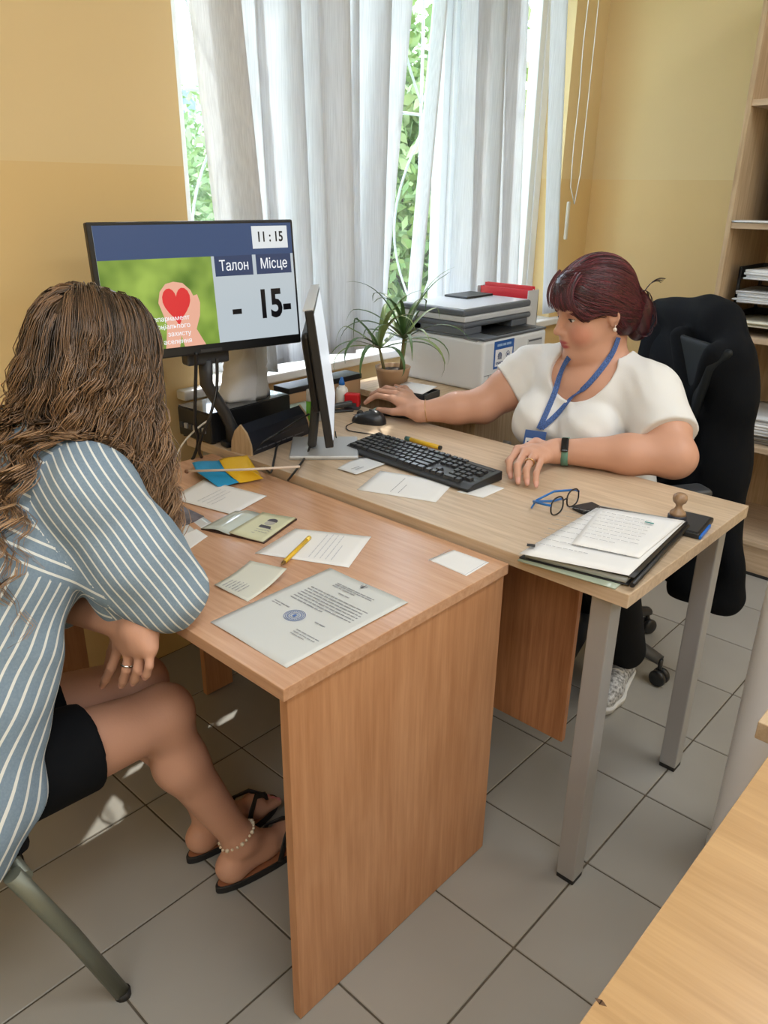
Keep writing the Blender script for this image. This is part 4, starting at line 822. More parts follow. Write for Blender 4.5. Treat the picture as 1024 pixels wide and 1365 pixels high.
b = MB(); b.lathe([(0.002, -0.010), (0.010, -0.010), (0.010, 0.010), (0.002, 0.010)], 14, Matrix.Translation((-0.036, 0, 0.014)) @ Matrix.Rotation(R(90), 4, 'X')); b.build('hinge', M_steel, sp)
hs = thing('phone', 'black mobile phone lying under the clerk right hand', 'phone', tuple(PZ(523, 552, 0.7652)), R(20)); b = MB(); b.box((-0.07, -0.035, 0), (0.07, 0.035, 0.009), 0.004, seg=3); b.build('case', M_black, hs); b = MB(); b.box((-0.066, -0.031, 0.009), (0.066, 0.031, 0.0096)); b.build('display', M_gloss, hs)
# notebook/tray between plant and printer
pt = thing('pen_tray', 'dark shallow tray holding printed slips before the printer', 'tray', tuple(PZ(552, 528, 0.798)), R(8))
b = MB(); b.box((-0.07, -0.05, 0), (0.07, 0.05, 0.006), 0.001); b.box((-0.07, -0.05, 0.004), (-0.066, 0.05, 0.022)); b.box((0.066, -0.05, 0.004), (0.07, 0.05, 0.022)); b.box((-0.07, -0.05, 0.004), (0.07, -0.046, 0.022)); b.box((-0.07, 0.046, 0.004), (0.07, 0.05, 0.022)); b.build('shell', M_dark, pt)
b = MB(); b.grid((-0.06, -0.045, 0.0225), (0.06, -0.045, 0.0225), (0.06, 0.045, 0.03), (-0.06, 0.045, 0.03), 4, 4, None, 0.002); o = b.build('slip_pad', M_paper); o.parent = None; o.location = pt.location+Vector((0, 0, 0.001)); o.rotation_euler = (0, 0, R(8)); tag(o, 'pad of printed white slips lying on the dark tray', 'notepad')
rb = thing('red_box', 'small flat red box at the left of the dark tray', 'box', tuple(PZ(527, 517, 0.798)), R(15)); b = MB(); b.box((-0.035, -0.02, 0), (0.035, 0.02, 0.022), 0.002); b.build('body', M_red, rb); b = MB(); b.box((-0.036, -0.021, 0.016), (0.036, 0.021, 0.024), 0.002); b.build('lid', mat('dark_red', srgb(150, 25, 35), 0.4), rb)
bc = thing('bottle_cap', 'small blue cap standing by the clerk right wrist', 'cap', tuple(PZ(541, 528, 0.798))); b = MB(); b.lathe([(0.002, 0), (0.009, 0), (0.009, 0.014), (0.006, 0.018), (0.006, 0.026), (0.002, 0.027)], 18); b.build('body', mat('blue_nozzle', srgb(20, 100, 180), 0.35), bc); b = MB(); b.lathe([(0.0091, 0.002), (0.0098, 0.002), (0.0098, 0.005), (0.0091, 0.005)], 18); b.build('ring', M_dark, bc)
# green card / brochure left of the clerk's monitor, on the sill side
t, Mf, w, h = sheet('brochure', 'pale green brochure lying left of the clerk monitor', 'brochure', [(390, 566), (415, 545), (407, 536), (383, 540)], 0.80, mat('pale_green_print', srgb(178, 200, 192), 0.4, noise=(30, (1, 1, 1), 0.2)), lambda u, v: 0.002*u, 0.002)
b = MB(); l = t.location; c4 = [PZ(u, v, 0.80) for u, v in [(390, 566), (415, 545), (407, 536), (383, 540)]]; mid = sum(c4, Vector())/4; b.box((mid.x-0.05, mid.y-0.05, 0.7652), (mid.x+0.05, mid.y+0.05, 0.7985), 0.003); o = b.build('card_box', mat('grey_card_box', (0.25, 0.25, 0.26), 0.5)); tag(o, 'grey box carrying the green brochure beside the sign', 'box')
gm_ = thing('highlighter', 'green highlighter standing behind the clerk monitor', 'pen', tuple(PX(412, 540, -1.16))); gm_.location.z = 0.7652
b = MB(); b.lathe([(0.002, 0), (0.009, 0), (0.009, 0.075), (0.002, 0.075)], 14); b.build('barrel', mat('lime_green', srgb(110, 190, 60), 0.35), gm_); b = MB(); b.lathe([(0.002, 0.075), (0.0085, 0.075), (0.007, 0.11), (0.002, 0.112)], 14); b.build('cap', M_white, gm_)

cbx = thing('cardboard_box', 'low brown cardboard box with black rim along the window sill', 'box', (-1.315, 0.70, 0.765))
b = MB(); b.box((-0.035, -0.16, 0), (0.035, 0.16, 0.075), 0.002); b.build('body', mat('brown_cardboard', srgb(176, 140, 104), 0.8), cbx)
b = MB(); b.box((-0.038, -0.163, 0.070), (0.038, 0.163, 0.088), 0.002); b.build('rim', M_black, cbx)

# ================================================================== printer
M_prw = mat('printer_white', (0.70, 0.72, 0.73), 0.38); M_prg = mat('printer_grey', srgb(92, 98, 106), 0.4); M_prl = mat('printer_light_grey', (0.55, 0.57, 0.59), 0.4)
pr_ = thing('laser_printer', 'white laser printer with dark grey scanner lid by the window', 'printer', (-1.14, 1.305, 0.797))
PXh, PYh = 0.187, 0.192
b = MB(); b.box((-PXh, -PYh, 0.0), (PXh, PYh, 0.172), 0.012, seg=3); b.build('body', M_prw, pr_)
b = MB(); b.box((-PXh+0.002, -PYh+0.002, 0.172), (PXh-0.002, PYh-0.002, 0.180), 0.002); b.build('top_edge', M_prg, pr_)
b = MB(); b.box((0.02, -0.10, 0.179), (PXh-0.015, 0.14, 0.182)); b.build('output_tray', M_black, pr_)
b = MB(); b.box((-PXh, -PYh, 0.180), (0.10, -PYh+0.10, 0.205), 0.004); b.box((-PXh, PYh-0.10, 0.180), (0.10, PYh, 0.205), 0.004); b.box((-PXh, -PYh, 0.180), (-PXh+0.10, PYh, 0.205), 0.004); b.build('riser', M_prg, pr_)
b = MB(); b.box((-PXh, -PYh-0.004, 0.203), (0.105, PYh+0.02, 0.224), 0.010, seg=3); b.build('scanner_base', M_prg, pr_)
b = MB(); b.box((-PXh+0.002, -PYh-0.002, 0.224), (0.103, PYh+0.018, 0.243), 0.004); b.build('scanner_band', M_prl, pr_)
b = MB(); b.box((-PXh, -PYh-0.004, 0.243), (0.10, PYh+0.02, 0.266), 0.008, seg=3); lid = b.build('scanner_lid', M_prg, pr_)
b = MB(); b.box((-PXh+0.010, -PYh+0.006, 0.266), (0.09, PYh+0.01, 0.2675)); b.build('lid_top', mat('lid_light_top', (0.48, 0.5, 0.52), 0.3), pr_)
b = MB(); b.box((-PXh+0.02, 0.03, 0.2675), (-0.06, PYh, 0.275), 0.002); b.build('feeder_slot', M_black, pr_)
# control panel flap
b = MB(); b.box((0.06, -0.19, 0.182), (0.13, -0.10, 0.19), 0.003, Matrix.Rotation(R(8), 4, 'Y')); b.build('control_panel', mat('panel_grey', (0.30, 0.31, 0.31), 0.35), pr_)
fx = PXh
b = MB(); b.box((fx-0.0008, -0.185, 0.055), (fx+0.0006, 0.185, 0.0565)); b.box((fx-0.0008, -0.16, 0.055), (fx+0.0006, -0.1585, 0.0)); b.build('cassette_seam', M_prg, pr_)
b = MB(); b.box((fx-0.001, 0.07, 0.07), (fx+0.0008, 0.165, 0.150), 0.002); b.build('front_badge_panel', M_prl, pr_)
b = MB(); b.box((fx, 0.075, 0.140), (fx+0.0014, 0.160, 0.146)); b.build('panel_line', M_prg, pr_)
ML = Matrix(((0, 0, 1, fx), (1, 0, 0, 0), (0, 1, 0, 0), (0, 0, 0, 1)))   # label plane: x->y, y->z, z->+x
st_ = thing('sticker_tmp', None, None)
b = MB(); b.box((-0.135, 0.072, 0.0002), (-0.018, 0.165, 0.0008), 0, ML); sk_ = b.build('donor_sticker', mat('sticker_blue', srgb(40, 92, 165), 0.4), pr_)
b = MB(); b.box((-0.127, 0.080, 0.0009), (-0.026, 0.137, 0.0012), 0.0, ML); b.build('sticker_field', M_paper, sk_)
M_sb = mat('sticker_dark_blue', srgb(38, 62, 110), 0.5)
ink(sk_, [(-0.118, 0.147, -0.088, 0.155, 0.0009), (-0.084, 0.147, -0.066, 0.155, 0.0009), (-0.062, 0.147, -0.036, 0.155, 0.0009)], mat('sticker_pale_blue', srgb(150, 180, 215), 0.5), 'sticker_heading', M=ML)
text_mesh('sticker_name', 'UNHCR', 0.0125, M_sb, sk_, ML @ Matrix.Translation((-0.101, 0.090, 0.0014)), bold=0.0003)
ink(sk_, [(-0.064, 0.086, -0.054, 0.093, 0.0013), (-0.052, 0.086, -0.042, 0.093, 0.0013)], M_sb, 'sticker_name', M=ML)
b = MB(); 
for k in range(5): b.tube([ML @ Vector((-0.101-0.010+0.005*k, 0.103, 0.0014)), ML @ Vector((-0.101-0.007+0.0035*k, 0.127-0.002*abs(k-2), 0.0014))], 0.0011, 5)
b.lathe([(0.0105, 0), (0.012, 0), (0.012, 0.0003), (0.0105, 0.0003)], 24, ML @ Matrix.Translation((-0.101, 0.115, 0.0014)), ring=True); b.lathe([(0.009, 0), (0.011, 0), (0.011, 0.0003), (0.009, 0.0003)], 24, ML @ Matrix.Translation((-0.053, 0.115, 0.0014)), ring=True); b.box((-0.057, 0.111, 0.0013), (-0.049, 0.119, 0.0016), 0, ML); b.build('emblem', M_sb, sk_)
b = MB(); b.lathe([(0.0005, 0), (0.0165, 0), (0.0165, 0.0006), (0.0005, 0.0006)], 30, ML @ Matrix.Translation((0.028, 0.108, 0.0))); lg_ = b.build('logo_disc', M_black, pr_)
text_mesh('logo_letters', 'hp', 0.026, M_prw, lg_, ML @ Matrix.Translation((0.028, 0.110, 0.0010)), sx=0.8)
bpy.data.objects.remove(st_)
for k in range(2):
    b = MB(); b.box((-0.11+0.0*k, 0.060-0.02*k, 0.0001), (-0.06, 0.0615-0.02*k, 0.0005), 0, ML); b.build('vent_line', M_prg, pr_)
# red folders in a grey holder behind the printer
fh = thing('file_holder', 'grey file holder standing behind the printer', 'file holder', (-1.20, 1.555, 0.797))
b = MB(); b.box((-0.12, 0.0, 0.0), (0.12, 0.004, 0.24)); b.box((-0.12, 0.066, 0), (0.12, 0.07, 0.27)); b.box((0.116, 0, 0), (0.12, 0.07, 0.29)); b.box((-0.12, 0, 0), (-0.116, 0.07, 0.29)); b.box((-0.12, 0, 0), (0.12, 0.07, 0.004)); b.build('shell', M_prl, fh)
for k, dz in enumerate((0.0, 0.012)):
    f = thing('folder', ('lower red folder standing in the grey holder', 'taller red folder standing in the grey holder')[k], 'folder', (-1.20, 1.567+k*0.028, 0.802), group='red folders behind the printer')
    b = MB(); b.box((-0.11, 0, 0), (0.11, 0.004, 0.285+dz), 0.001); b.build('cover', M_red, f); b = MB(); b.box((-0.108, 0.004, 0.002), (0.108, 0.014, 0.275+dz)); b.build('pages', M_paper, f); b = MB(); b.box((-0.11, 0.014, 0), (0.11, 0.018, 0.285+dz), 0.001); b.build('back_cover', M_red, f)

# ================================================================== plant
pp = thing('potted_plant', 'potted plant with long narrow arching leaves beside the printer', 'plant', (-1.20, 0.935, 0.797))
b = MB(); b.lathe([(0.004, 0), (0.045, 0), (0.058, 0.07), (0.061, 0.08), (0.055, 0.08), (0.052, 0.066), (0.003, 0.064)], 26); b.build('pot', mat('ceramic_pot', srgb(176, 140, 104), 0.5), pp)
b = MB(); b.lathe([(0.001, 0.060), (0.052, 0.060), (0.05, 0.068), (0.001, 0.070)], 20); b.build('soil', mat('soil', (0.05, 0.035, 0.025), 0.95, bump=(90, (1, 1, 1), 0.8)), pp)
b = MB(); b.tube([(-0.02, -0.02, 0.06), (-0.03, -0.035, 0.14)], [0.006, 0.004], 8); b.tube([(0.015, 0.025, 0.06), (0.02, 0.03, 0.17)], [0.007, 0.005], 8); b.build('stem', mat('plant_stem', srgb(120, 112, 70), 0.7), pp)
M_lf = [mat('long_leaf', srgb(74, 104, 58), 0.42), mat('long_leaf_light', srgb(120, 142, 84), 0.42), mat('dry_leaf', srgb(168, 160, 130), 0.6)]
rg = random.Random(17)
for tuft, (c0, n_) in enumerate(((Vector((-0.03, -0.035, 0.14)), 17), (Vector((0.02, 0.03, 0.17)), 22))):
    for k in range(n_):
        a = k*2.399+tuft; L = rg.uniform(0.16, 0.31); el = rg.uniform(0.15, 1.45); droop = rg.uniform(0.6, 1.9)
        pts = []; p = c0.copy(); e = el; w0 = rg.uniform(0.006, 0.010)
        d2 = Vector((math.cos(a), math.sin(a), 0)); sd_ = Vector((-math.sin(a), math.cos(a), 0)); n = 12; V = []
        for i in range(n+1):
            tt = i/n; w = w0*min(1, 0.5+3*tt)*(1-tt**2.5)+0.0006; nrm = (Vector((0, 0, 1))*math.cos(e)-d2*math.sin(e))
            V += [p-sd_*w+nrm*w*0.35, p, p+sd_*w+nrm*w*0.35]
            p = p+(d2*math.cos(e)+Vector((0, 0, 1))*math.sin(e))*L/n; e -= droop*1.7*tt/n*2
            wx = p+pp.location
            if wx.x < XB+0.08: p.x = XB+0.08-pp.location.x
            if wx.y > 1.095: p.y = 1.095-pp.location.y
        b = MB(); b.poly(V, [(i*3+j, i*3+j+1, (i+1)*3+j+1, (i+1)*3+j) for i in range(n) for j in range(2)], True); b.build('leaf', M_lf[0 if rg.random() < 0.55 else (1 if rg.random() < 0.75 else 2)], pp)

# ================================================================== people (implicit surfaces -> one continuous mesh each)
def A(*p): return np.array(p, dtype=np.float64)
def v3(p): return np.array([p[0], p[1], p[2]], dtype=np.float64)
class Field:
    def __init__(s, lo, hi, h):
        s.h = h; s.lo = A(*lo); s.n = np.ceil((A(*hi)-s.lo)/h).astype(int)+1
        s.D = np.full(s.n, 0.06, dtype=np.float32)
    def _win(s, lo, hi):
        i0 = np.maximum(np.floor((lo-s.lo)/s.h).astype(int), 0); i1 = np.minimum(np.ceil((hi-s.lo)/s.h).astype(int)+1, s.n)
        if (i1 <= i0).any(): return None
        ax = [(s.lo[k]+s.h*np.arange(i0[k], i1[k])).astype(np.float32) for k in range(3)]
        return tuple(slice(i0[k], i1[k]) for k in range(3)), ax[0][:, None, None], ax[1][None, :, None], ax[2][None, None, :]
    def _put(s, sl, d, k, sub):
        D = s.D[sl]
        if sub: d = -d; h = np.maximum(k-np.abs(D-d), 0)/k; s.D[sl] = np.maximum(D, d)+h*h*k*0.25
        else: h = np.maximum(k-np.abs(D-d), 0)/k; s.D[sl] = np.minimum(D, d)-h*h*k*0.25
    def cone(s, a, b, ra, rb, k=0.02, sub=False, cut=None):
        a, b = v3(a), v3(b); m = max(ra, rb)+0.05
        w = s._win(np.minimum(a, b)-m, np.maximum(a, b)+m)
        if w is None: return s
        sl, X, Y, Z = w; ba = b-a; l2 = max(float(ba@ba), 1e-9)
        t = np.clip(((X-a[0])*ba[0]+(Y-a[1])*ba[1]+(Z-a[2])*ba[2])/l2, 0, 1)
        d = np.sqrt((X-a[0]-t*ba[0])**2+(Y-a[1]-t*ba[1])**2+(Z-a[2]-t*ba[2])**2)-(ra+t*(rb-ra))
        if cut is not None:
            c, n = v3(cut[0]), v3(cut[1]); n = n/np.linalg.norm(n); d = np.maximum(d, -((X-c[0])*n[0]+(Y-c[1])*n[1]+(Z-c[2])*n[2]))
        s._put(sl, d, k, sub); return s
    def chain(s, pts, rs, k=0.015, kj=None):
        for i in range(len(pts)-1): s.cone(pts[i], pts[i+1], rs[i], rs[i+1], k)
        return s
    def ell(s, c, r, axes=None, k=0.03, sub=False):
        c = v3(c); r = A(*r); ax = np.eye(3) if axes is None else np.array(axes); m = np.abs(ax.T) @ r+0.05
        w = s._win(c-m, c+m)
        if w is None: return s
        sl, X, Y, Z = w; X, Y, Z = X-c[0], Y-c[1], Z-c[2]
        u = [(X*ax[i][0]+Y*ax[i][1]+Z*ax[i][2]) for i in range(3)]
        k0 = np.sqrt(sum((u[i]/r[i])**2 for i in range(3))); k1 = np.sqrt(sum((u[i]/r[i]**2)**2 for i in range(3)))+1e-6
        s._put(sl, k0*(k0-1)/k1, k, sub); return s
    def half(s, c, n):
        """keep only the side the normal points to"""
        c, n = v3(c), v3(n); n = n/np.linalg.norm(n)
        X, Y, Z = [(s.lo[k]+s.h*np.arange(s.n[k])).astype(np.float32) for k in range(3)]
        s.D = np.maximum(s.D, -((X-c[0])[:, None, None]*n[0]+(Y-c[1])[None, :, None]*n[1]+(Z-c[2])[None, None, :]*n[2]).astype(np.float32)); return s
    def fold(s, fn):
        X, Y, Z = [(s.lo[k]+s.h*np.arange(s.n[k])).astype(np.float32) for k in range(3)]
        s.D = s.D+fn(X[:, None, None], Y[None, :, None], Z[None, None, :]).astype(np.float32); return s
    def at(s, p):
        q = (v3(p)-s.lo)/s.h
        if (q < 0).any() or (q >= s.n-1.001).any(): return 0.06
        i = q.astype(int); f = q-i; d = s.D[i[0]:i[0]+2, i[1]:i[1]+2, i[2]:i[2]+2]
        d = d[0]*(1-f[0])+d[1]*f[0]; d = d[0]*(1-f[1])+d[1]*f[1]; return float(d[0]*(1-f[2])+d[1]*f[2])
    def grad(s, p, e=0.004):
        p = v3(p); g = A(*[s.at(p+e*np.eye(3)[k])-s.at(p-e*np.eye(3)[k]) for k in range(3)]); return g/(np.linalg.norm(g)+1e-9)
    def mesh(s, smooth=2):
        D = s.D.copy()
        D[0], D[-1] = 0.05, 0.05; D[:, 0], D[:, -1] = 0.05, 0.05; D[:, :, 0], D[:, :, -1] = 0.05, 0.05
        S = D < 0; n = D.shape
        c = np.zeros((n[0]-1, n[1]-1, n[2]-1), np.uint8)
        for a in (0, 1):
            for b in (0, 1):
                for e in (0, 1): c += S[a:n[0]-1+a, b:n[1]-1+b, e:n[2]-1+e]
        act = np.argwhere((c > 0) & (c < 8)); idx = np.full(c.shape, -1, np.int32); idx[tuple(act.T)] = np.arange(len(act))
        acc = np.zeros((len(act), 3)); cnt = np.zeros(len(act)); off = [(a, b, e) for a in (0, 1) for b in (0, 1) for e in (0, 1)]
        val = {o: D[act[:, 0]+o[0], act[:, 1]+o[1], act[:, 2]+o[2]].astype(np.float64) for o in off}
        for o in off:
            for k in range(3):
                if o[k]: continue
                o2 = list(o); o2[k] = 1; o2 = tuple(o2); a, b = val[o], val[o2]; m = (a < 0) != (b < 0)
                t = np.where(m, a/(np.where(m, a-b, 1)), 0); p = np.tile(np.array(o, float), (len(act), 1)); p[:, k] = t
                acc[m] += p[m]; cnt[m] += 1
        V = s.lo+s.h*(act+acc/cnt[:, None])
        F = []
        for k in range(3):
            sl0 = [slice(None)]*3; sl1 = [slice(None)]*3; sl0[k] = slice(0, -1); sl1[k] = slice(1, None)
            a, b = S[tuple(sl0)], S[tuple(sl1)]; e = np.argwhere(a != b); fl = a[tuple(e.T)]
            i, j = [q for q in range(3) if q != k]
            if k == 1: i, j = j, i
            def g(di, dj):
                q = e.copy(); q[:, i] += di; q[:, j] += dj; return idx[q[:, 0], q[:, 1], q[:, 2]]
            Q = np.stack([g(-1, -1), g(0, -1), g(0, 0), g(-1, 0)], 1); Q[~fl] = Q[~fl][:, ::-1]; F.append(Q)
        F = np.concatenate(F); F = F[(F >= 0).all(1)]
        for _ in range(smooth):
            sm = np.zeros_like(V); ct = np.zeros(len(V))
            for a_, b_ in ((0, 1), (1, 2), (2, 3), (3, 0)):
                np.add.at(sm, F[:, a_], V[F[:, b_]]); np.add.at(sm, F[:, b_], V[F[:, a_]]); np.add.at(ct, F[:, a_], 1); np.add.at(ct, F[:, b_], 1)
            V = V*0.5+0.5*sm/np.maximum(ct, 1)[:, None]
        return V, F
def np_object(name, V, F, m, parent=None, origin=None, attr=None, corner=None):
    me = bpy.data.meshes.new(name); o0 = A(0, 0, 0) if origin is None else A(*origin); W_ = (V-o0).astype(np.float32)
    me.vertices.add(len(W_)); me.vertices.foreach_set('co', W_.ravel()); k = F.shape[1]
    me.loops.add(F.size); me.loops.foreach_set('vertex_index', F.astype(np.int32).ravel()); me.polygons.add(len(F))
    me.polygons.foreach_set('loop_start', np.arange(0, F.size, k, dtype=np.int32)); me.polygons.foreach_set('use_smooth', np.ones(len(F), bool))
    me.update(calc_edges=True)
    if attr is not None:
        for nm, val in attr.items():
            if val.ndim == 2: a = me.attributes.new(nm, 'FLOAT_COLOR', 'POINT'); a.data.foreach_set('color', np.concatenate([val, np.ones((len(val), 1))], 1).astype(np.float32).ravel())
            else: a = me.attributes.new(nm, 'FLOAT', 'POINT'); a.data.foreach_set('value', val.astype(np.float32))
    if corner is not None:
        for nm, val in corner.items(): a = me.attributes.new(nm, 'FLOAT', 'CORNER'); a.data.foreach_set('value', val.astype(np.float32).ravel())
    me.materials.append(m); o = bpy.data.objects.new(name, me); COL.objects.link(o)
    if parent is not None: o.parent = parent
    return o
def attr_mat(name, rough=0.5, spec=0.4, bump=None):
    m = mat(name, (0.5, 0.5, 0.5), rough, spec=spec, bump=bump); nt = m.node_tree; a = nt.nodes.new('ShaderNodeAttribute'); a.attribute_name = 'tint'
    nt.links.new(a.outputs['Color'], nt.nodes['Principled BSDF'].inputs['Base Color']); return m
M_skin = attr_mat('skin', 0.48, 0.35, (260, (1, 1, 1), 0.06))
SKIN = np.array(srgb(202, 154, 130)); LIP = np.array(srgb(176, 80, 84)); NAIL = np.array(srgb(222, 168, 156)); BLUSH = np.array(srgb(206, 128, 108))
def blob_tint(V, T_, c, r, col, amt=1.0):
    w = np.clip(1.3-np.linalg.norm((V-v3(c))/np.array(r), axis=1)/1.0, 0, 0.6)/0.6*amt; T_ += w[:, None]*(col-T_)
def head_frame(c, fdir, pitch, roll=0.0):
    f = A(fdir[0], fdir[1], 0); f /= np.linalg.norm(f); up = A(0, 0, 1); l = np.cross(up, f)
    f2 = f*math.cos(pitch)-up*math.sin(pitch); u2 = up*math.cos(pitch)+f*math.sin(pitch)
    l2 = l*math.cos(roll)+u2*math.sin(roll); u3 = u2*math.cos(roll)-l*math.sin(roll)
    c = v3(c); return (lambda f_, l_, u_: c+f2*f_+l2*l_+u3*u_), np.array([f2, l2, u3])
def add_head(F_, H, AX, plump=1.0):
    F_.ell(H(-0.008, 0, 0.038), (0.098, 0.079, 0.094), AX, 0.02); F_.ell(H(0.03, 0, -0.035), (0.068, 0.064*plump, 0.085), AX, 0.03)
    F_.ell(H(0.045, 0, -0.085), (0.045, 0.042*plump, 0.036), AX, 0.025); F_.ell(H(0.084, 0, -0.108), (0.018, 0.022, 0.017), AX, 0.022)
    F_.ell(H(0.02, 0, -0.108), (0.06, 0.052*plump, 0.032*plump), AX, 0.03)
    for s_ in (-1, 1):
        F_.ell(H(0.060, s_*0.038*plump, -0.040), (0.027, 0.025, 0.028), AX, 0.028)
        F_.ell(H(0.086, s_*0.030, 0.026), (0.014, 0.026, 0.008), AX, 0.015)
        F_.ell(H(0.102, s_*0.032, 0.004), (0.012, 0.017, 0.010), AX, 0.014, sub=True)
    F_.cone(H(0.094, 0, 0.014), H(0.114, 0, -0.026), 0.0068, 0.0078, 0.014); F_.ell(H(0.116, 0, -0.031), (0.0092, 0.0092, 0.0082), AX, 0.010)
    for s_ in (-1, 1): F_.ell(H(0.103, s_*0.0105, -0.035), (0.0085, 0.0062, 0.0062), AX, 0.008)
    F_.ell(H(0.092, 0, -0.054), (0.014, 0.018, 0.014), AX, 0.018); F_.ell(H(0.0965, 0, -0.0615), (0.0095, 0.021, 0.0052), AX, 0.006); F_.ell(H(0.0945, 0, -0.0730), (0.0098, 0.018, 0.0060), AX, 0.006)
    for s_ in (-1, 1): F_.ell(H(0.0795, s_*0.032, 0.0085), (0.0132, 0.0165, 0.0085), AX, 0.004)
    for s_ in (-1, 1):
        F_.ell(H(-0.012, s_*0.078, -0.008), (0.017, 0.008, 0.030), AX, 0.010); F_.ell(H(-0.014, s_*0.086, -0.002), (0.013, 0.010, 0.022), AX, 0.006)
        F_.ell(H(-0.006, s_*0.092, -0.006), (0.008, 0.007, 0.013), AX, 0.006, sub=True)
def add_hand(F_, wrist, fingers, thumb, r=0.0085, rw=0.027):
    """fingers: list of (knuckle, middle, tip)"""
    w = v3(wrist); K = [v3(f[0]) for f in fingers]
    for kx in K: F_.cone(w, kx, rw*0.72, 0.0125, 0.022)
    for a, b in zip(K[:-1], K[1:]): F_.cone(a+(w-a)*0.25, b+(w-b)*0.25, 0.013, 0.013, 0.012)
    for i, f in enumerate(fingers):
        rr = r*(1.0, 1.03, 0.98, 0.86)[i]; p = [v3(q) for q in f]; m2 = p[1]*0.45+p[2]*0.55
        bend = (p[1]-p[0])/np.linalg.norm(p[1]-p[0]); m2 = m2+bend*0.003
        F_.cone(p[0], p[1], rr*1.18, rr*1.04, 0.004); F_.cone(p[1], m2, rr*1.06, rr*0.98, 0.004); F_.cone(m2, p[2], rr*0.98, rr*0.78, 0.004)
    t = [v3(q) for q in thumb]; F_.cone(w*0.5+t[0]*0.5, t[0], rw*0.6, 0.017, 0.015); F_.cone(t[0], t[1], 0.016, 0.0115, 0.008); F_.cone(t[1], t[2], 0.0112, 0.0085, 0.004)
def ribbon_hair(strands, name, m, parent, origin, sides=4):
    """strands: list of (points array, radius array, tint value)"""
    VV, FF, TT = [], [], []; base = 0
    for P, r_, tv in strands:
        P = np.asarray(P); n = len(P); T_ = np.gradient(P, axis=0); T_ /= np.linalg.norm(T_, axis=1)[:, None]+1e-9
        ref = np.cross(T_, A(0.3, 0.5, 0.2)); ref /= np.linalg.norm(ref, axis=1)[:, None]+1e-9; b2 = np.cross(T_, ref)
        for k in range(sides):
            a = 2*math.pi*k/sides; VV.append(P+ref*(math.cos(a)*r_)[:, None]+b2*(math.sin(a)*r_*0.6)[:, None] if not np.isscalar(r_) else P+ref*math.cos(a)*r_+b2*math.sin(a)*r_*0.6)
        for k in range(sides):
            k2 = (k+1) % sides; i = np.arange(n-1); FF.append(np.stack([base+k*n+i, base+k2*n+i, base+k2*n+i+1, base+k*n+i+1], 1))
        TT.append(np.tile(tv, sides) if not np.isscalar(tv) else np.full(n*sides, tv)); base += n*sides
    V, F = np.concatenate(VV), np.concatenate(FF); return np_object(name, V, F, m, parent, origin, {'shade': np.concatenate(TT)})
def hair_mat(name, stops, rough=0.42):
    m = mat(name, (0.1, 0.05, 0.03), rough, spec=0.5); nt = m.node_tree; a = nt.nodes.new('ShaderNodeAttribute'); a.attribute_name = 'shade'; cr = nt.nodes.new('ShaderNodeValToRGB')
    e = cr.color_ramp.elements; e[0].position, e[0].color = stops[0][0], (*stops[0][1], 1); e[1].position, e[1].color = stops[-1][0], (*stops[-1][1], 1)
    for p, c in stops[1:-1]: q = e.new(p); q.color = (*c, 1)
    nt.links.new(a.outputs['Fac'], cr.inputs[0]); nt.links.new(cr.outputs[0], nt.nodes['Principled BSDF'].inputs['Base Color']); return m
def cam_hit(fields, u, v, t0=1.0, t1=2.8):
    d = _ray(u, v); t = t0
    for _ in range(900):
        p = CAM+d*t; q = min(f.at(p) for f in fields)
        if q < 0.0005: return p
        t += max(0.0012, q*0.7)
        if t > t1: return None
    return None

# ------------------------------------------------------------------ the clerk
CO = (-0.47, 1.10, 0.0)
CB = Field((-1.16, 0.50, 0.40), (-0.06, 1.26, 1.33), 0.0032)
Hc, HA = head_frame((-0.487, 0.958, 1.135), (-0.52, -0.855), R(12), R(1))
sL, sR = A(-0.312, 0.985, 0.930), A(-0.682, 0.990, 0.930); eL, eR = A(-0.165, 0.852, 0.818), A(-0.772, 0.868, 0.833); wL, wR = A(-0.425, 0.722, 0.803), A(-0.925, 0.757, 0.806)
def clerk_torso(F_, g):
    F_.ell((-0.497, 1.02, 0.84), (0.190+g, 0.130+g, 0.175+g), None, 0.05); F_.ell((-0.49, 1.02, 0.62), (0.205+g, 0.175+g, 0.19+g), None, 0.06)
    F_.ell((-0.575, 0.895, 0.822), (0.082+g, 0.085+g, 0.078+g), None, 0.035); F_.ell((-0.415, 0.890, 0.822), (0.084+g, 0.085+g, 0.078+g), None, 0.035)
    F_.cone((-0.485, 1.0, 0.985), sL, 0.058+g, 0.060+g, 0.05); F_.cone((-0.485, 1.0, 0.985), sR, 0.058+g, 0.060+g, 0.05)
    F_.ell((-0.49, 0.955, 0.93), (0.14+g, 0.075+g, 0.06+g), None, 0.05)
clerk_torso(CB, 0.0)
CB.cone((-0.483, 1.0, 0.97), Hc(-0.028, 0, -0.06), 0.066, 0.062, 0.03)
CB.chain([sL, (sL+eL)/2+A(0.012, -0.002, 0.0), eL], [0.066, 0.060, 0.050], 0.03); CB.chain([eL, eL*0.62+wL*0.38, wL], [0.050, 0.050, 0.030], 0.025); CB.ell(eL+A(0.0, 0.005, -0.004), (0.05, 0.05, 0.047), None, 0.02)
CB.chain([sR, (sR+eR)/2, eR], [0.064, 0.058, 0.050], 0.03); CB.chain([eR, eR*0.6+wR*0.4, wR], [0.050, 0.046, 0.029], 0.025)
add_head(CB, Hc, HA, 1.05)
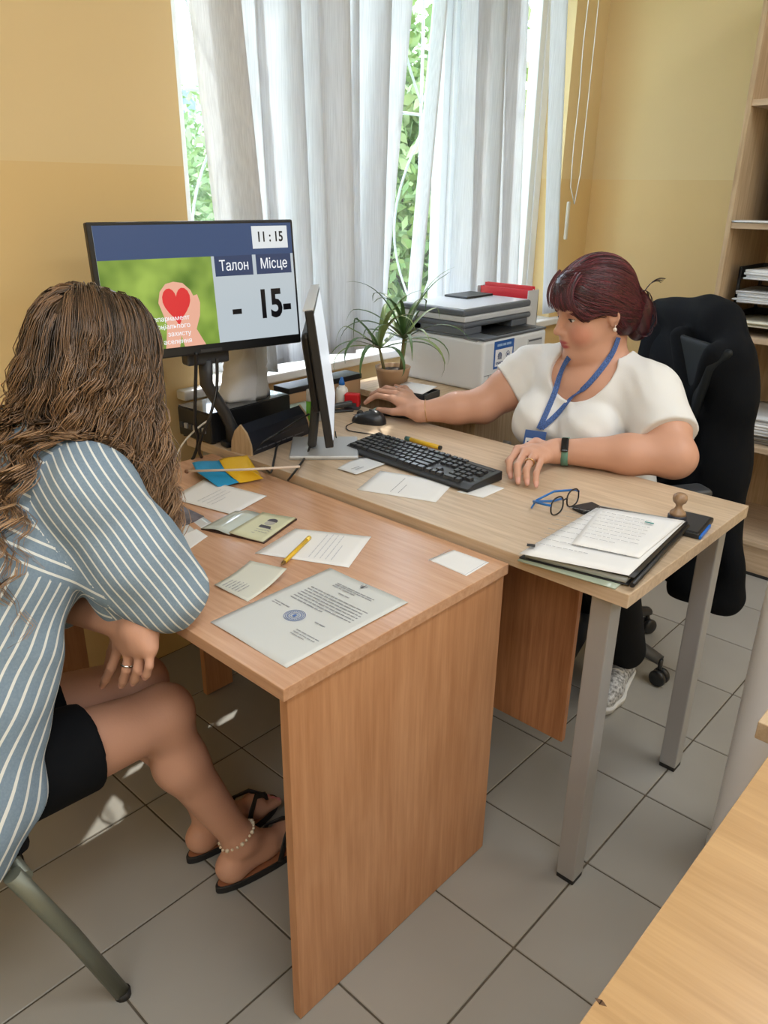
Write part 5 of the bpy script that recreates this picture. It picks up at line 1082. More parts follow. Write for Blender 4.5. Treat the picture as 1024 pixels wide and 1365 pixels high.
fL = [[PZ(690, 599, .815), PZ(679, 616, .804), PZ(681, 636, .776)], [PZ(700, 602, .818), PZ(690, 621, .807), PZ(691, 643, .776)], [PZ(711, 606, .816), PZ(702, 626, .804), PZ(703, 645, .776)], [PZ(722, 612, .810), PZ(715, 631, .799), PZ(715, 648, .775)]]
add_hand(CB, wL, fL, [PZ(715, 592, .800), PZ(692, 601, .790), PZ(677, 615, .782)])
fR = [[PZ(523, 531, .832), PZ(503, 527, .832), PZ(487, 537, .802)], [PZ(527, 525, .835), PZ(506, 521, .834), PZ(491, 530, .802)], [PZ(533, 521, .832), PZ(515, 517, .830), PZ(500, 526, .800)], [PZ(540, 518, .825), PZ(524, 514, .822), PZ(511, 521, .798)]]
add_hand(CB, wR, fR, [PZ(546, 548, .806), PZ(524, 549, .796), PZ(504, 546, .787)])
V, F = CB.mesh(2); T_ = np.tile(SKIN, (len(V), 1))
for c_, r_ in ((Hc(0.105, 0, -0.0615), (0.018, 0.018, 0.0055)), (Hc(0.103, 0, -0.0735), (0.016, 0.016, 0.0062))):
    L_ = (V-c_) @ HA.T; w_ = np.clip(1.25-np.sqrt((L_[:, 0]/0.016)**2+(L_[:, 1]/0.022)**2+(L_[:, 2]/r_[2])**2), 0, 0.45)/0.45; T_ += w_[:, None]*(LIP-T_)
for s_ in (-1, 1): blob_tint(V, T_, Hc(0.075, s_*0.05, -0.04), (0.03, 0.03, 0.03), BLUSH, 0.45); blob_tint(V, T_, Hc(0.092, s_*0.032, 0.010), (0.014, 0.014, 0.010), np.array(srgb(168, 112, 96)), 0.6)
for f in fL+fR: blob_tint(V, T_, np.array(f[2])+A(0, 0, 0.005), (0.008, 0.008, 0.008), NAIL, 0.8)
clerk = np_object('person', V, F, M_skin, None, CO, {'tint': T_}); clerk.location = CO
tag(clerk, 'clerk with dark red hair in white t-shirt, seated behind the oak desk and reaching left', 'person')
CS = Field((-0.85, 0.72, 0.48), (-0.08, 1.26, 1.10), 0.0038)
clerk_torso(CS, 0.011)
aL = eL-sL; aR = eR-sR
CS.cone(sL, sL+aL*0.95, 0.083, 0.079, 0.03); CS.cone(sR, sR+aR*0.9, 0.080, 0.074, 0.03)
def csf(X, Y, Z): return 0.0024*np.sin(X*34+Z*52+2*np.sin(Y*23+Z*9))*np.sin(Y*27+Z*15+X*9)+0.0007*np.sin(Z*90+X*80+Y*60+2*np.sin(X*40))
CS.fold(csf)
CS.cone(sL+aL*0.72, eL+aL*0.3, 0.13, 0.13, 0.004, True, (sL+aL*0.72, aL)); CS.cone(sR+aR*0.48, eR+aR*0.4, 0.13, 0.13, 0.004, True, (sR+aR*0.48, aR+A(-0.02, 0, 0.0)))
CS.ell((-0.478, 0.915, 0.985), (0.090, 0.105, 0.096), None, 0.006, True); CS.cone((-0.483, 0.99, 1.02), (-0.48, 0.95, 1.15), 0.094, 0.1, 0.006, True)
V, F = CS.mesh(2); M_tee = mat('white_cotton', (0.76, 0.76, 0.75), 0.85, bump=(500, (1, 1, 1), 0.15), sheen=0.1); np_object('t_shirt', V, F, M_tee, clerk, CO)
# trousers and shoes
CT = Field((-0.82, 0.48, 0.03), (-0.12, 1.34, 0.72), 0.007)
CT.ell((-0.48, 1.08, 0.56), (0.22, 0.19, 0.13), None, 0.04)
for hx, kx, ax_ in ((-0.385, (-0.255, 0.755, 0.50), (-0.285, 1.02, 0.12)), (-0.575, (-0.60, 0.74, 0.50), (-0.60, 0.92, 0.12))):
    CT.chain([(hx, 1.06, 0.55), kx, ax_], [0.105, 0.078, 0.062], 0.03)
V, F = CT.mesh(2); M_trs = mat('black_trousers', (0.007, 0.008, 0.010), 0.85, spec=0.15); np_object('trousers', V, F, M_trs, clerk, CO)
M_snk = mat('speckled_canvas', (0.40, 0.41, 0.42), 0.8, noise=(110, (1, 1, 1), 0.75)); M_sole = mat('white_sole', (0.66, 0.66, 0.64), 0.6)
for ax_, dr in ((A(-0.292, 1.03, 0), A(0.22, -1.0, 0)), (A(-0.60, 0.93, 0), A(-0.05, -1, 0))):
    dr = dr/np.linalg.norm(dr); sd_ = A(-dr[1], dr[0], 0)
    Fs = Field(ax_-0.3, ax_+A(0.3, 0.3, 0.2), 0.004); Fs.cone(ax_-dr*0.02+A(0, 0, .052), ax_+dr*0.13+A(0, 0, .045), 0.036, 0.036, 0.02); Fs.cone(ax_+dr*0.13+A(0, 0, .045), ax_+dr*0.185+A(0, 0, .038), 0.037, 0.030, 0.02); Fs.cone(ax_+A(0, 0, .05), ax_+A(0, 0, .115), 0.036, 0.042, 0.02); Fs.half(ax_+A(0, 0, 0.022), (0, 0, 1))
    V, F = Fs.mesh(2); sn = np_object('sneaker', V, F, M_snk, clerk, CO)
    Fs = Field(ax_-0.3, ax_+A(0.3, 0.3, 0.2), 0.004); Fs.cone(ax_-dr*0.02+A(0, 0, .03), ax_+dr*0.13+A(0, 0, .03), 0.042, 0.044, 0.02); Fs.cone(ax_+dr*0.13+A(0, 0, .03), ax_+dr*0.19+A(0, 0, .03), 0.044, 0.036, 0.02); Fs.half(ax_+A(0, 0, 0.001), (0, 0, 1)); Fs.half(ax_+A(0, 0, 0.03), (0, 0, -1))
    V, F = Fs.mesh(1); np_object('sole', V, F, M_sole, sn, CO)
    b = MB()
    for q in range(4):
        c_ = ax_+dr*(0.05+0.028*q)+A(0, 0, 0.088-0.006*q)-A(*CO); b.tube([c_-sd_*0.022-A(0, 0, 0.004), c_+A(0, 0, 0.002), c_+sd_*0.022-A(0, 0, 0.004)], 0.0035, 6)
    b.build('laces', M_sole, sn)
def cl(p): return Vector(v3(p)-A(*CO))
# eyes, brows
M_eye = mat('eye_white', (0.75, 0.73, 0.70), 0.25); M_iris = mat('iris', (0.05, 0.045, 0.04), 0.2); M_lash = mat('lash', (0.02, 0.012, 0.01), 0.7); M_brow = mat('brow', (0.10, 0.045, 0.035), 0.8)
def face_bits(root, H, AX, conv):
    for s_ in (-1, 1):
        ec = H(0.0785, s_*0.032, 0.002); b = MB(); t = bmesh.new(); bmesh.ops.create_uvsphere(t, u_segments=16, v_segments=12, radius=0.0120); [setattr(f, 'smooth', True) for f in t.faces]; b._merge(t, Matrix.Translation(conv(ec))); ey = b.build('eye', M_eye, root)
        b = MB(); t = bmesh.new(); bmesh.ops.create_uvsphere(t, u_segments=14, v_segments=10, radius=0.0065); b._merge(t, Matrix.Translation(conv(ec+AX[0]*0.0068-AX[2]*0.003))); b.build('iris', M_iris, ey)
        for nm, uu, rr, m in (('upper_lid', 0.0022, 0.0016, M_lash), ('brow', 0.0275, 0.0026, M_brow)):
            pts = []
            for q in range(9):
                tt = q/8*2-1; ff = 0.0915 if nm == 'upper_lid' else 0.0965
                pts.append(conv(H(ff-0.008*tt*tt*(1.4 if tt*s_ > 0 else 0.6)-(0.006 if tt*s_ > 0 else 0)*abs(tt), s_*0.032+tt*0.0155*(1.25 if nm == 'brow' else 1), uu-0.0035*tt*tt+(0.002 if nm == 'brow' else 0))))
            b = MB(); b.tube(pts, [rr*(1-0.7*abs(q/8*2-1)**2)+0.0004 for q in range(9)], 6); b.build(nm, m, root)
face_bits(clerk, Hc, HA, cl)
# hair: cap + strands swept back into a low bun
CHR = Field(Hc(0, 0, 0)-0.24, Hc(0, 0, 0)+0.24, 0.0035)
CHR.ell(Hc(-0.012, 0, 0.042), (0.112, 0.093, 0.107), HA, 0.02); CHR.ell(Hc(0.060, 0.012, 0.070), (0.048, 0.070, 0.046), HA, 0.03)
for s_ in (-1, 1): CHR.ell(Hc(0.028, s_*0.066, 0.030), (0.055, 0.024, 0.042), HA, 0.025); CHR.ell(Hc(-0.055, s_*0.055, -0.02), (0.05, 0.036, 0.055), HA, 0.03)
CHR.ell(Hc(0.118, 0, -0.058), (0.085, 0.090, 0.085), HA, 0.010, True); CHR.ell(Hc(0.03, 0.10, -0.055), (0.072, 0.06, 0.062), HA, 0.010, True); CHR.ell(Hc(0.03, -0.10, -0.055), (0.072, 0.06, 0.062), HA, 0.010, True)
CHR.ell(Hc(-0.02, 0, -0.125), (0.075, 0.09, 0.060), HA, 0.02, True)
bun = Hc(-0.128, 0.0, -0.030); CHR.ell(bun, (0.040, 0.046, 0.058), HA, 0.025); CHR.ell(Hc(-0.125, 0.0, -0.075), (0.030, 0.036, 0.040), HA, 0.02)
V, F = CHR.mesh(2); M_red_hair = hair_mat('dark_red_hair', [(0, (0.020, 0.007, 0.009)), (0.5, (0.062, 0.012, 0.018)), (1, (0.19, 0.032, 0.045))], 0.36)
rs_ = np.random.RandomState(2); hr = np_object('hair', V, F, M_red_hair, clerk, CO, {'shade': np.clip(0.25+0.15*np.sin((V @ A(210, 160, 130))), 0, 1)})
strands = []
for k in range(620):
    l0 = rs_.uniform(-1, 1); a0 = rs_.uniform(-0.1, 1.0); fr = l0*1.35; n = 16
    p0 = A(math.cos(fr)*math.cos(a0*0.9), math.sin(fr)*math.cos(a0*0.9), math.sin(a0*0.9)*1.0+0.1); p1 = A(-0.96, 0.12*l0+rs_.uniform(-.1, .1), -0.62+rs_.uniform(-0.25, 0.25))
    p0 /= np.linalg.norm(p0); p1 /= np.linalg.norm(p1); om = math.acos(np.clip(p0@p1, -0.99, 0.99)); side = A(0, math.copysign(1, l0), 0.55)
    pts = []
    for i in range(n):
        t = i/(n-1)*rs_.uniform(0.97, 1.0); q = (math.sin((1-t)*om)*p0+math.sin(t*om)*p1)/math.sin(om)+0.22*math.sin(math.pi*t)*side; q /= np.linalg.norm(q)
        p = Hc(-0.012+q[0]*0.135, q[1]*0.115, 0.042+q[2]*0.13)
        for _ in range(5):
            d_ = CHR.at(p)
            if abs(d_) < 0.002: break
            p = p-CHR.grad(p)*(d_-0.0005)*0.9
        pts.append(p)
    pts = np.array(pts); 
    if max(CHR.at(p) for p in pts) > 0.006: continue
    strands.append((pts, 0.0017*(0.35+0.65*np.sin(np.linspace(0.15, 3.0, n))), rs_.uniform(0.2, 1.0) if l0*0+rs_.rand() < 0.75 else rs_.uniform(0, 0.3)))
# fringe
for k in range(110):
    l0 = rs_.uniform(-0.058, 0.062); n = 12; f0 = 0.062; pts = []
    for i in range(n):
        t = i/(n-1); ll = l0*(1+0.25*t)+0.016*t*t; pts.append(Hc(0.068+0.046*math.sin(t*1.9)-0.30*ll*ll*7*0.9, ll, 0.116-0.085*t**1.25+0.004*math.sin(k)))
    strands.append((np.array(pts), 0.0021*(1-0.7*np.linspace(0, 1, n)**2), rs_.uniform(0.3, 1.0)))
# bun wisps
for k in range(60):
    a = rs_.uniform(0, 6.28); n = 12; pts = []; bb = rs_.uniform(0.5, 1.0)
    for i in range(n):
        t = i/(n-1); ph = a+t*2.6*bb; pts.append(Hc(-0.128-0.040*math.cos(ph)*0.9, 0.047*math.sin(ph+k)*bb, -0.035+0.062*math.sin(ph)))
    strands.append((np.array(pts), 0.0022*(1-0.6*np.linspace(0, 1, n)), rs_.uniform(0, 0.6)))
for k in range(16):
    n = 9; d0 = rs_.uniform(-0.012, 0.012); pts = [Hc(-0.135-0.075*(i/(n-1))*rs_.uniform(0.95, 1.0), 0.01+d0*(i/(n-1)), 0.005+0.035*math.sin(i/(n-1)*2.2)+d0*0.6*(i/(n-1))) for i in range(n)]; strands.append((np.array(pts), 0.0022*(1-0.8*np.linspace(0, 1, n)), 0.1))
o = ribbon_hair(strands, 'hair_strands', M_red_hair, hr, CO); o['kind'] = 'stuff'
# lanyard and badge
M_lan = mat('blue_lanyard', srgb(62, 92, 150), 0.7, noise=(350, (1, 1, 1), 0.5, 1)); M_badge = mat('badge_blue', srgb(58, 92, 150), 0.3)
def strap(px, w, name, extra=None):
    P = []
    for u, v in px:
        h = cam_hit([CS, CB], u, v)
        if h is not None: P.append((h, (CS.grad(h) if abs(CS.at(h)) < 0.01 else CB.grad(h))))
    Q = []
    for i in range(len(P)-1):
        for q in range(4): t = q/4; Q.append((P[i][0]*(1-t)+P[i+1][0]*t, P[i][1]*(1-t)+P[i+1][1]*t))
    Q.append(P[-1])
    b = MB(); V_ = []; C_, S_, N_ = [], [], []
    for i, (p, n_) in enumerate(Q):
        tng = Q[min(i+1, len(Q)-1)][0]-Q[max(i-1, 0)][0]; s_ = np.cross(tng, n_); s_ /= np.linalg.norm(s_)+1e-9; n_ = n_/np.linalg.norm(n_)
        lift = 0.004
        while min(CS.at(p+n_*lift), CB.at(p+n_*lift)) < 0.0025 and lift < 0.02: lift += 0.001
        C_.append(p+n_*lift); S_.append(s_); N_.append(n_)
    C_, S_, N_ = np.array(C_), np.array(S_), np.array(N_)
    for _ in range(6):
        C_[1:-1] = (C_[:-2]+2*C_[1:-1]+C_[2:])/4; N_[1:-1] = (N_[:-2]+2*N_[1:-1]+N_[2:])/4
    for i in range(len(C_)):
        n_ = N_[i]/np.linalg.norm(N_[i]); tg = C_[min(i+1, len(C_)-1)]-C_[max(i-1, 0)]; s_ = np.cross(tg, n_); s_ /= np.linalg.norm(s_)+1e-9; c_ = C_[i]+n_*0.001
        V_ += [cl(c_-s_*w), cl(c_+s_*w), cl(c_+s_*w+n_*0.0015), cl(c_-s_*w+n_*0.0015)]
    b.poly(V_, [(i*4+k, i*4+(k+1) % 4, (i+1)*4+(k+1) % 4, (i+1)*4+k) for i in range(len(Q)-1) for k in range(4)], False); return b.build(name, M_lan, clerk), Q
strap([(823, 449), (818, 466), (808, 484), (795, 502), (780, 519), (764, 535), (748, 550), (735, 560), (722, 570)], 0.0075, 'lanyard')
strap([(760, 476), (752, 490), (746, 506), (740, 522), (733, 540), (726, 556), (719, 571)], 0.0075, 'lanyard')
hb_ = cam_hit([CS], 716, 574); n_ = CS.grad(hb_); hb_ = hb_+n_*0.010
bz = A(0, 0, -1); bxv = np.cross(bz, A(n_[0], n_[1], 0)); bxv /= np.linalg.norm(bxv); bz = A(0.05, -0.25, -1.0); bz /= np.linalg.norm(bz); bn = np.cross(bxv, bz); bn = bn if bn@(CAM-hb_) > 0 else -bn
MBd = Matrix(((bxv[0], -bz[0], bn[0], hb_[0]-CO[0]), (bxv[1], -bz[1], bn[1], hb_[1]-CO[1]), (bxv[2], -bz[2], bn[2], hb_[2]-CO[2]), (0, 0, 0, 1)))
b = MB(); b.box((-0.030, -0.082, 0), (0.030, 0.004, 0.003), 0.001, MBd); bdg = b.build('id_badge', M_badge, clerk)
b = MB(); b.box((-0.025, -0.076, 0.0031), (0.025, -0.018, 0.0036), 0, MBd); b.build('badge_card', M_paper2, bdg)
ink(bdg, [(-0.02, -0.04, -0.004, -0.022, 0.0037), (0.0, -0.03, 0.02, -0.027, 0.0037), (0.0, -0.037, 0.018, -0.034, 0.0037), (-0.02, -0.055, 0.02, -0.052, 0.0037), (-0.02, -0.063, 0.012, -0.060, 0.0037)], M_sb, 'print', M=MBd)
# watch, ring, bracelet, earring
M_gold = mat('gold', (0.75, 0.50, 0.22), 0.25, 1.0); M_teal = mat('teal_strap', srgb(96, 140, 124), 0.5)
def band(c, ax_, R0, w, m, name, root, conv, fld=None, wob=0.0022, flat=0.35, n=36):
    ax_ = ax_/np.linalg.norm(ax_); e1 = np.cross(ax_, A(0, 0, 1)); e1 /= np.linalg.norm(e1); e2 = np.cross(ax_, e1); b = MB(); V_ = []
    for k in range(n):
        a = 2*math.pi*k/n; d = e1*math.cos(a)+e2*math.sin(a); r_ = R0
        if fld is not None:
            r_ = 0.004
            while fld.at(c+d*r_) < wob and r_ < 0.08: r_ += 0.0007
        V_ += [conv(c+d*r_-ax_*w), conv(c+d*(r_+0.0018)-ax_*w), conv(c+d*(r_+0.0018)+ax_*w), conv(c+d*r_+ax_*w)]
    b.poly(V_, [(k*4+j, k*4+(j+1) % 4, ((k+1) % n)*4+(j+1) % 4, ((k+1) % n)*4+j) for k in range(n) for j in range(4)], True); return b.build(name, m, root)
wc = wL+(eL-wL)*0.075; ax_ = eL-wL; wt = band(wc, ax_, 0.03, 0.009, M_teal, 'smart_watch', clerk, cl, CB)
ax_ /= np.linalg.norm(ax_); _dv = (CAM-wc)/np.linalg.norm(CAM-wc)+A(-0.25, 0, 0.45); _dv -= ax_*(_dv@ax_); _dv /= np.linalg.norm(_dv)
hitw = wc.copy()
while CB.at(hitw) < 0.001: hitw = hitw+_dv*0.0008
nw = _dv; zx = np.cross(ax_, nw); zx /= np.linalg.norm(zx); nw = np.cross(zx, ax_); nw = nw if nw@(CAM-hitw) > 0 else -nw
MW = Matrix(((zx[0], ax_[0], nw[0], hitw[0]-CO[0]), (zx[1], ax_[1], nw[1], hitw[1]-CO[1]), (zx[2], ax_[2], nw[2], hitw[2]-CO[2]), (0, 0, 0, 1)))
b = MB(); b.box((-0.020, -0.0095, 0.0005), (0.020, 0.0095, 0.010), 0.004, MW, 3); b.build('watch_face', M_gloss, wt)
k_, m_ = np.array(fL[2][0]), np.array(fL[2][1]); band(k_*0.45+m_*0.55, m_-k_, 0.0102, 0.002, M_gold, 'finger_ring', clerk, cl)
band(wR+(eR-wR)*0.10, eR-wR, 0.03, 0.0008, M_gold, 'bracelet', clerk, cl, CB, 0.0012)
ep = Hc(-0.008, 0.085, -0.042); b = MB(); t = bmesh.new(); bmesh.ops.create_uvsphere(t, u_segments=12, v_segments=8, radius=0.0055); b._merge(t, Matrix.Translation(cl(ep))); b.tube([cl(ep), cl(ep+A(0, 0, 0.012))], 0.0012, 6); b.build('earring', mat('pearl', (0.78, 0.70, 0.62), 0.2), clerk)

# ------------------------------------------------------------------ jacket over the chair back
jl = oc.matrix_world if False else Matrix.Translation(oc.location) @ Matrix.Rotation(oc.rotation_euler.z, 4, 'Z')
def JW(x, y, z): return v3(jl @ Vector((x, y, z)))
JX = np.array([v3(jl.to_3x3() @ Vector(q)) for q in ((1, 0, 0), (0, 1, 0), (0, 0, 1))])
JO = (oc.location.x, oc.location.y, 0.30)
FJ = Field(JW(0, 0.25, 0.7)-A(0.42, 0.36, 0.55), JW(0, 0.25, 0.7)+A(0.42, 0.36, 0.48), 0.005)
FJ.ell(JW(0.02, 0.255, 0.86), (0.255, 0.075, 0.30), JX, 0.05); FJ.ell(JW(0.10, 0.245, 0.66), (0.155, 0.075, 0.36), JX, 0.05); FJ.ell(JW(0.09, 0.245, 0.52), (0.135, 0.06, 0.32), JX, 0.05)
FJ.cone(JW(-0.20, 0.25, 1.085), JW(0.10, 0.25, 1.10), 0.045, 0.05, 0.03); FJ.cone(JW(0.10, 0.25, 1.10), JW(0.215, 0.22, 1.035), 0.045, 0.033, 0.03); FJ.cone(JW(0.205, 0.22, 1.03), JW(0.200, 0.22, 0.32), 0.042, 0.05, 0.04); FJ.cone(A(-0.165, 1.18, 1.0), A(-0.085, 1.20, 0.32), 0.036, 0.055, 0.05); FJ.cone(A(-0.20, 1.19, 0.7), A(-0.17, 1.19, 0.32), 0.04, 0.06, 0.05)
FJ.cone(JW(0.02, 0.175, 1.05), JW(0.15, 0.165, 0.86), 0.03, 0.03, 0.02); FJ.cone(JW(0.20, 0.17, 1.03), JW(0.10, 0.17, 0.80), 0.035, 0.022, 0.02)
def jf(X, Y, Z): q = X*JX[0][0]+Y*JX[0][1]; return 0.010*np.sin(q*42+1.6*np.sin(Z*7))*np.clip((1.02-Z)*2.5, 0, 1)+0.004*np.sin(Z*31+q*33)
FJ.fold(jf); FJ.half(JW(0, 0, 0.285), (0.05, 0, 1))
V, F = FJ.mesh(2); M_jack = mat('black_wool', (0.005, 0.006, 0.008), 0.85, spec=0.12, bump=(400, (1, 1, 1), 0.2))
jk = thing('jacket', 'black jacket draped over the back of the office chair', 'jacket', JO); np_object('body', V, F, M_jack, jk, JO)
FJ2 = Field(JW(0.05, 0.14, 0.93)-A(0.30, 0.3, 0.26), JW(0.05, 0.14, 0.93)+A(0.30, 0.3, 0.26), 0.0045)
for i in range(36):
    t = i/35; FJ2.cone(JW(0.235-0.03*t, 0.178-0.03*t, 1.04-0.045*t), JW(0.03+0.12*t, 0.165-0.012*t, 1.05-0.30*t), 0.009, 0.008, 0.006)
V, F = FJ2.mesh(1); np_object('lapel', V, F, mat('black_lapel', (0.008, 0.011, 0.013), 0.6, spec=0.25), jk, JO)

# ------------------------------------------------------------------ the visitor
VO = (-0.72, -0.84, 0.0)
VB = Field((-1.02, -1.06, 0.0), (-0.38, -0.02, 1.34), 0.0036)
Hv, HVA = head_frame((-0.708, -0.380, 1.145), (-0.28, 1.0), R(24), R(0))
sR2, sL2 = A(-0.553, -0.490, 0.985), A(-0.885, -0.485, 0.985); eR2, wR2 = A(-0.485, -0.408, 0.792), A(-0.655, -0.40, 0.86); eL2, wL2 = A(-0.90, -0.51, 0.70), PY(186, 838, -0.475)
wL2 = v3(wL2)
SP = A(0, 0.41, 0.52); SP /= np.linalg.norm(SP); SN = A(0, SP[2], -SP[1]); VX = np.array([A(1, 0, 0), SN, SP])
def vis_torso(F_, g):
    F_.ell((-0.72, -0.60, 0.845), (0.175+g, 0.115+g, 0.23+g), VX, 0.05); F_.ell((-0.72, -0.80, 0.60), (0.165+g, 0.13+g, 0.20+g), VX, 0.06)
    F_.cone((-0.72, -0.49, 1.01), sR2, 0.055+g, 0.055+g, 0.05); F_.cone((-0.72, -0.49, 1.01), sL2, 0.055+g, 0.055+g, 0.05)
vis_torso(VB, -0.012); VB.ell((-0.72, -0.86, 0.53), (0.185, 0.15, 0.10), None, 0.05)
VB.cone((-0.72, -0.485, 1.0), Hv(-0.03, 0, -0.06), 0.056, 0.052, 0.03); add_head(VB, Hv, HVA)
VB.chain([sR2, eR2], [0.055, 0.042], 0.02); VB.chain([eR2, wR2], [0.042, 0.026], 0.015); VB.chain([sL2, eL2], [0.055, 0.042], 0.02); VB.chain([eL2, wL2], [0.040, 0.026], 0.015)
yv = -0.475
fV = [[PY(159, 862, yv-.01), PY(149, 889, yv-.018), PY(136, 915, yv-.02)], [PY(173, 866, yv-.012), PY(169, 892, yv-.022), PY(162, 914, yv-.022)], [PY(187, 867, yv-.010), PY(184, 892, yv-.020), PY(177, 911, yv-.020)], [PY(200, 866, yv-.005), PY(199, 887, yv-.014), PY(193, 904, yv-.016)]]
add_hand(VB, wL2, fV, [PY(160, 850, yv+.02), PY(150, 870, yv+.03), PY(143, 892, yv+.03)], 0.0080, 0.026)
fR2 = [[A(-0.700, -0.385, .905), A(-0.728, -0.380, .925), A(-0.752, -0.378, .918)], [A(-0.704, -0.402, .902), A(-0.735, -0.400, .920), A(-0.758, -0.398, .910)], [A(-0.704, -0.419, .897), A(-0.734, -0.420, .912), A(-0.756, -0.420, .900)], [A(-0.700, -0.435, .890), A(-0.725, -0.440, .902), A(-0.744, -0.442, .890)]]
add_hand(VB, wR2, fR2, [A(-0.675, -0.375, .895), A(-0.692, -0.362, .918), A(-0.708, -0.355, .935)], 0.0080, 0.026)
hip = {1: A(-0.632, -0.83, 0.505), -1: A(-0.808, -0.83, 0.505)}; knee = {1: A(-0.612, -0.385, 0.468), -1: A(-0.735, -0.365, 0.470)}; ank = {1: A(-0.548, -0.268, 0.105), -1: A(-0.668, -0.265, 0.105)}
toe = {1: A(0.05, 1.0, 0), -1: A(-0.02, 1.0, 0)}
for s_ in (1, -1):
    VB.chain([hip[s_], (hip[s_]+knee[s_])/2, knee[s_]], [0.088, 0.074, 0.056], 0.02)
    cm = knee[s_]*0.68+ank[s_]*0.32+A(0, -0.020, 0); VB.chain([knee[s_], cm, ank[s_]], [0.053, 0.051, 0.032], 0.03); VB.ell(knee[s_]+A(0, 0.012, 0.006), (0.046, 0.05, 0.05), None, 0.02)
    d = toe[s_]/np.linalg.norm(toe[s_]); sd_ = A(d[1], -d[0], 0); ak = A(ank[s_][0], ank[s_][1], 0)
    VB.ell(ak-d*0.028+A(0, 0, 0.052), (0.030, 0.036, 0.034), None, 0.02); VB.cone(ank[s_], ak+d*0.06+A(0, 0, 0.055), 0.034, 0.028, 0.03); VB.cone(ak-d*0.02+A(0, 0, 0.045), ak+d*0.125+A(0, 0, 0.040), 0.028, 0.026, 0.025)
    VB.cone(ak+d*0.125+sd_*0.018*s_*-1+A(0, 0, 0.038), ak+d*0.135+sd_*0.022*s_+A(0, 0, 0.036), 0.022, 0.018, 0.02)
    for q in range(5):
        off = (-0.030+0.0145*q)*s_; L_ = 0.052-0.0045*q-(0.004 if q == 0 else 0); r_ = 0.0125 if q == 0 else 0.0090-0.0004*q
        VB.cone(ak+d*0.128+sd_*off+A(0, 0, 0.036), ak+d*(0.128+L_)+sd_*off*1.05+A(0, 0, 0.033), r_, r_*0.88, 0.005)
V, F = VB.mesh(2); T_ = np.tile(SKIN*0.97, (len(V), 1))
for f in fV+fR2: blob_tint(V, T_, np.array(f[2]), (0.008, 0.008, 0.008), NAIL, 0.8)
for s_ in (1, -1):
    d = toe[s_]/np.linalg.norm(toe[s_]); sd_ = A(d[1], -d[0], 0); ak = A(ank[s_][0], ank[s_][1], 0)
    for q in range(5):
        off = (-0.030+0.0145*q)*s_; L_ = 0.052-0.0045*q; blob_tint(V, T_, ak+d*(0.128+L_)+sd_*off*1.05+A(0, 0, 0.041), (0.008, 0.008, 0.006), np.array(srgb(214, 130, 140)), 0.9)
vis = np_object('person', V, F, M_skin, None, VO, {'tint': T_}); vis.location = VO
tag(vis, 'visitor with long wavy brown hair in blue striped shirt, leaning on the beech desk', 'person')
def vl(p): return Vector(v3(p)-A(*VO))
face_bits(vis, Hv, HVA, vl)
# shorts
FS = Field((-0.97, -1.06, 0.36), (-0.47, -0.40, 0.72), 0.0045)
FS.ell((-0.72, -0.86, 0.54), (0.205, 0.165, 0.115), None, 0.04)
for s_ in (1, -1): kk = knee[s_]*0.74+hip[s_]*0.26; FS.cone(hip[s_], kk, 0.099, 0.080, 0.025); FS.cone(knee[s_]*0.66+hip[s_]*0.34, knee[s_], 0.13, 0.13, 0.003, True, (knee[s_]*0.66+hip[s_]*0.34, knee[s_]-hip[s_]))
V, F = FS.mesh(2); np_object('shorts', V, F, mat('black_jersey', (0.006, 0.007, 0.009), 0.9, spec=0.15), vis, VO)
# shirt
FV = Field((-1.06, -1.12, 0.30), (-0.36, -0.28, 1.10), 0.004)
vis_torso(FV, 0.012); FV.ell((-0.72, -0.87, 0.56), (0.240, 0.19, 0.19), None, 0.06); FV.ell((-0.72, -0.88, 0.46), (0.255, 0.20, 0.20), None, 0.06); FV.ell((-0.72, -0.74, 0.66), (0.205, 0.16, 0.20), VX, 0.06); FV.cone((-0.57, -0.62, 0.74), (-0.548, -0.76, 0.46), 0.045, 0.05, 0.05); FV.cone((-0.548, -0.72, 0.52), (-0.548, -0.86, 0.40), 0.062, 0.064, 0.05)
aR2 = eR2-sR2; aL2 = eL2-sL2
FV.chain([sR2+A(-0.01, 0, 0), sR2*0.45+eR2*0.55+A(0.0, -0.012, -0.008), eR2+A(0.0, -0.004, 0.012)], [0.070, 0.080, 0.062], 0.03); FV.cone(eR2+A(-0.005, 0, 0.006), eR2*0.74+wR2*0.26, 0.062, 0.052, 0.02)
FV.cone(eR2+A(-0.07, -0.05, 0.0), eR2+A(0.0, -0.02, 0.01), 0.058, 0.058, 0.03)
FV.chain([sL2, sL2*0.45+eL2*0.55, eL2], [0.068, 0.074, 0.060], 0.03); FV.cone(eL2, eL2*0.6+wL2*0.4, 0.058, 0.050, 0.02)
def vf(X, Y, Z):
    return 0.0045*np.sin((X*18-Y*26+Z*14)*1.1+1.3*np.sin(Z*13+X*9))*np.clip((0.95-Z)*3, 0.2, 1)+0.0022*np.sin(X*70+Z*52-Y*30)*np.sin(Y*41+Z*20)
FV.fold(vf)
FV.cone((-0.72, -0.47, 1.02), (-0.72, -0.40, 1.14), 0.068, 0.09, 0.006, True)
FV.half((-0.72, -0.74, 0.43), (0.0, -1.0, 1.0)); FV.cone(eR2*0.74+wR2*0.26, wR2, 0.09, 0.09, 0.003, True, (eR2*0.75+wR2*0.25, wR2-eR2))
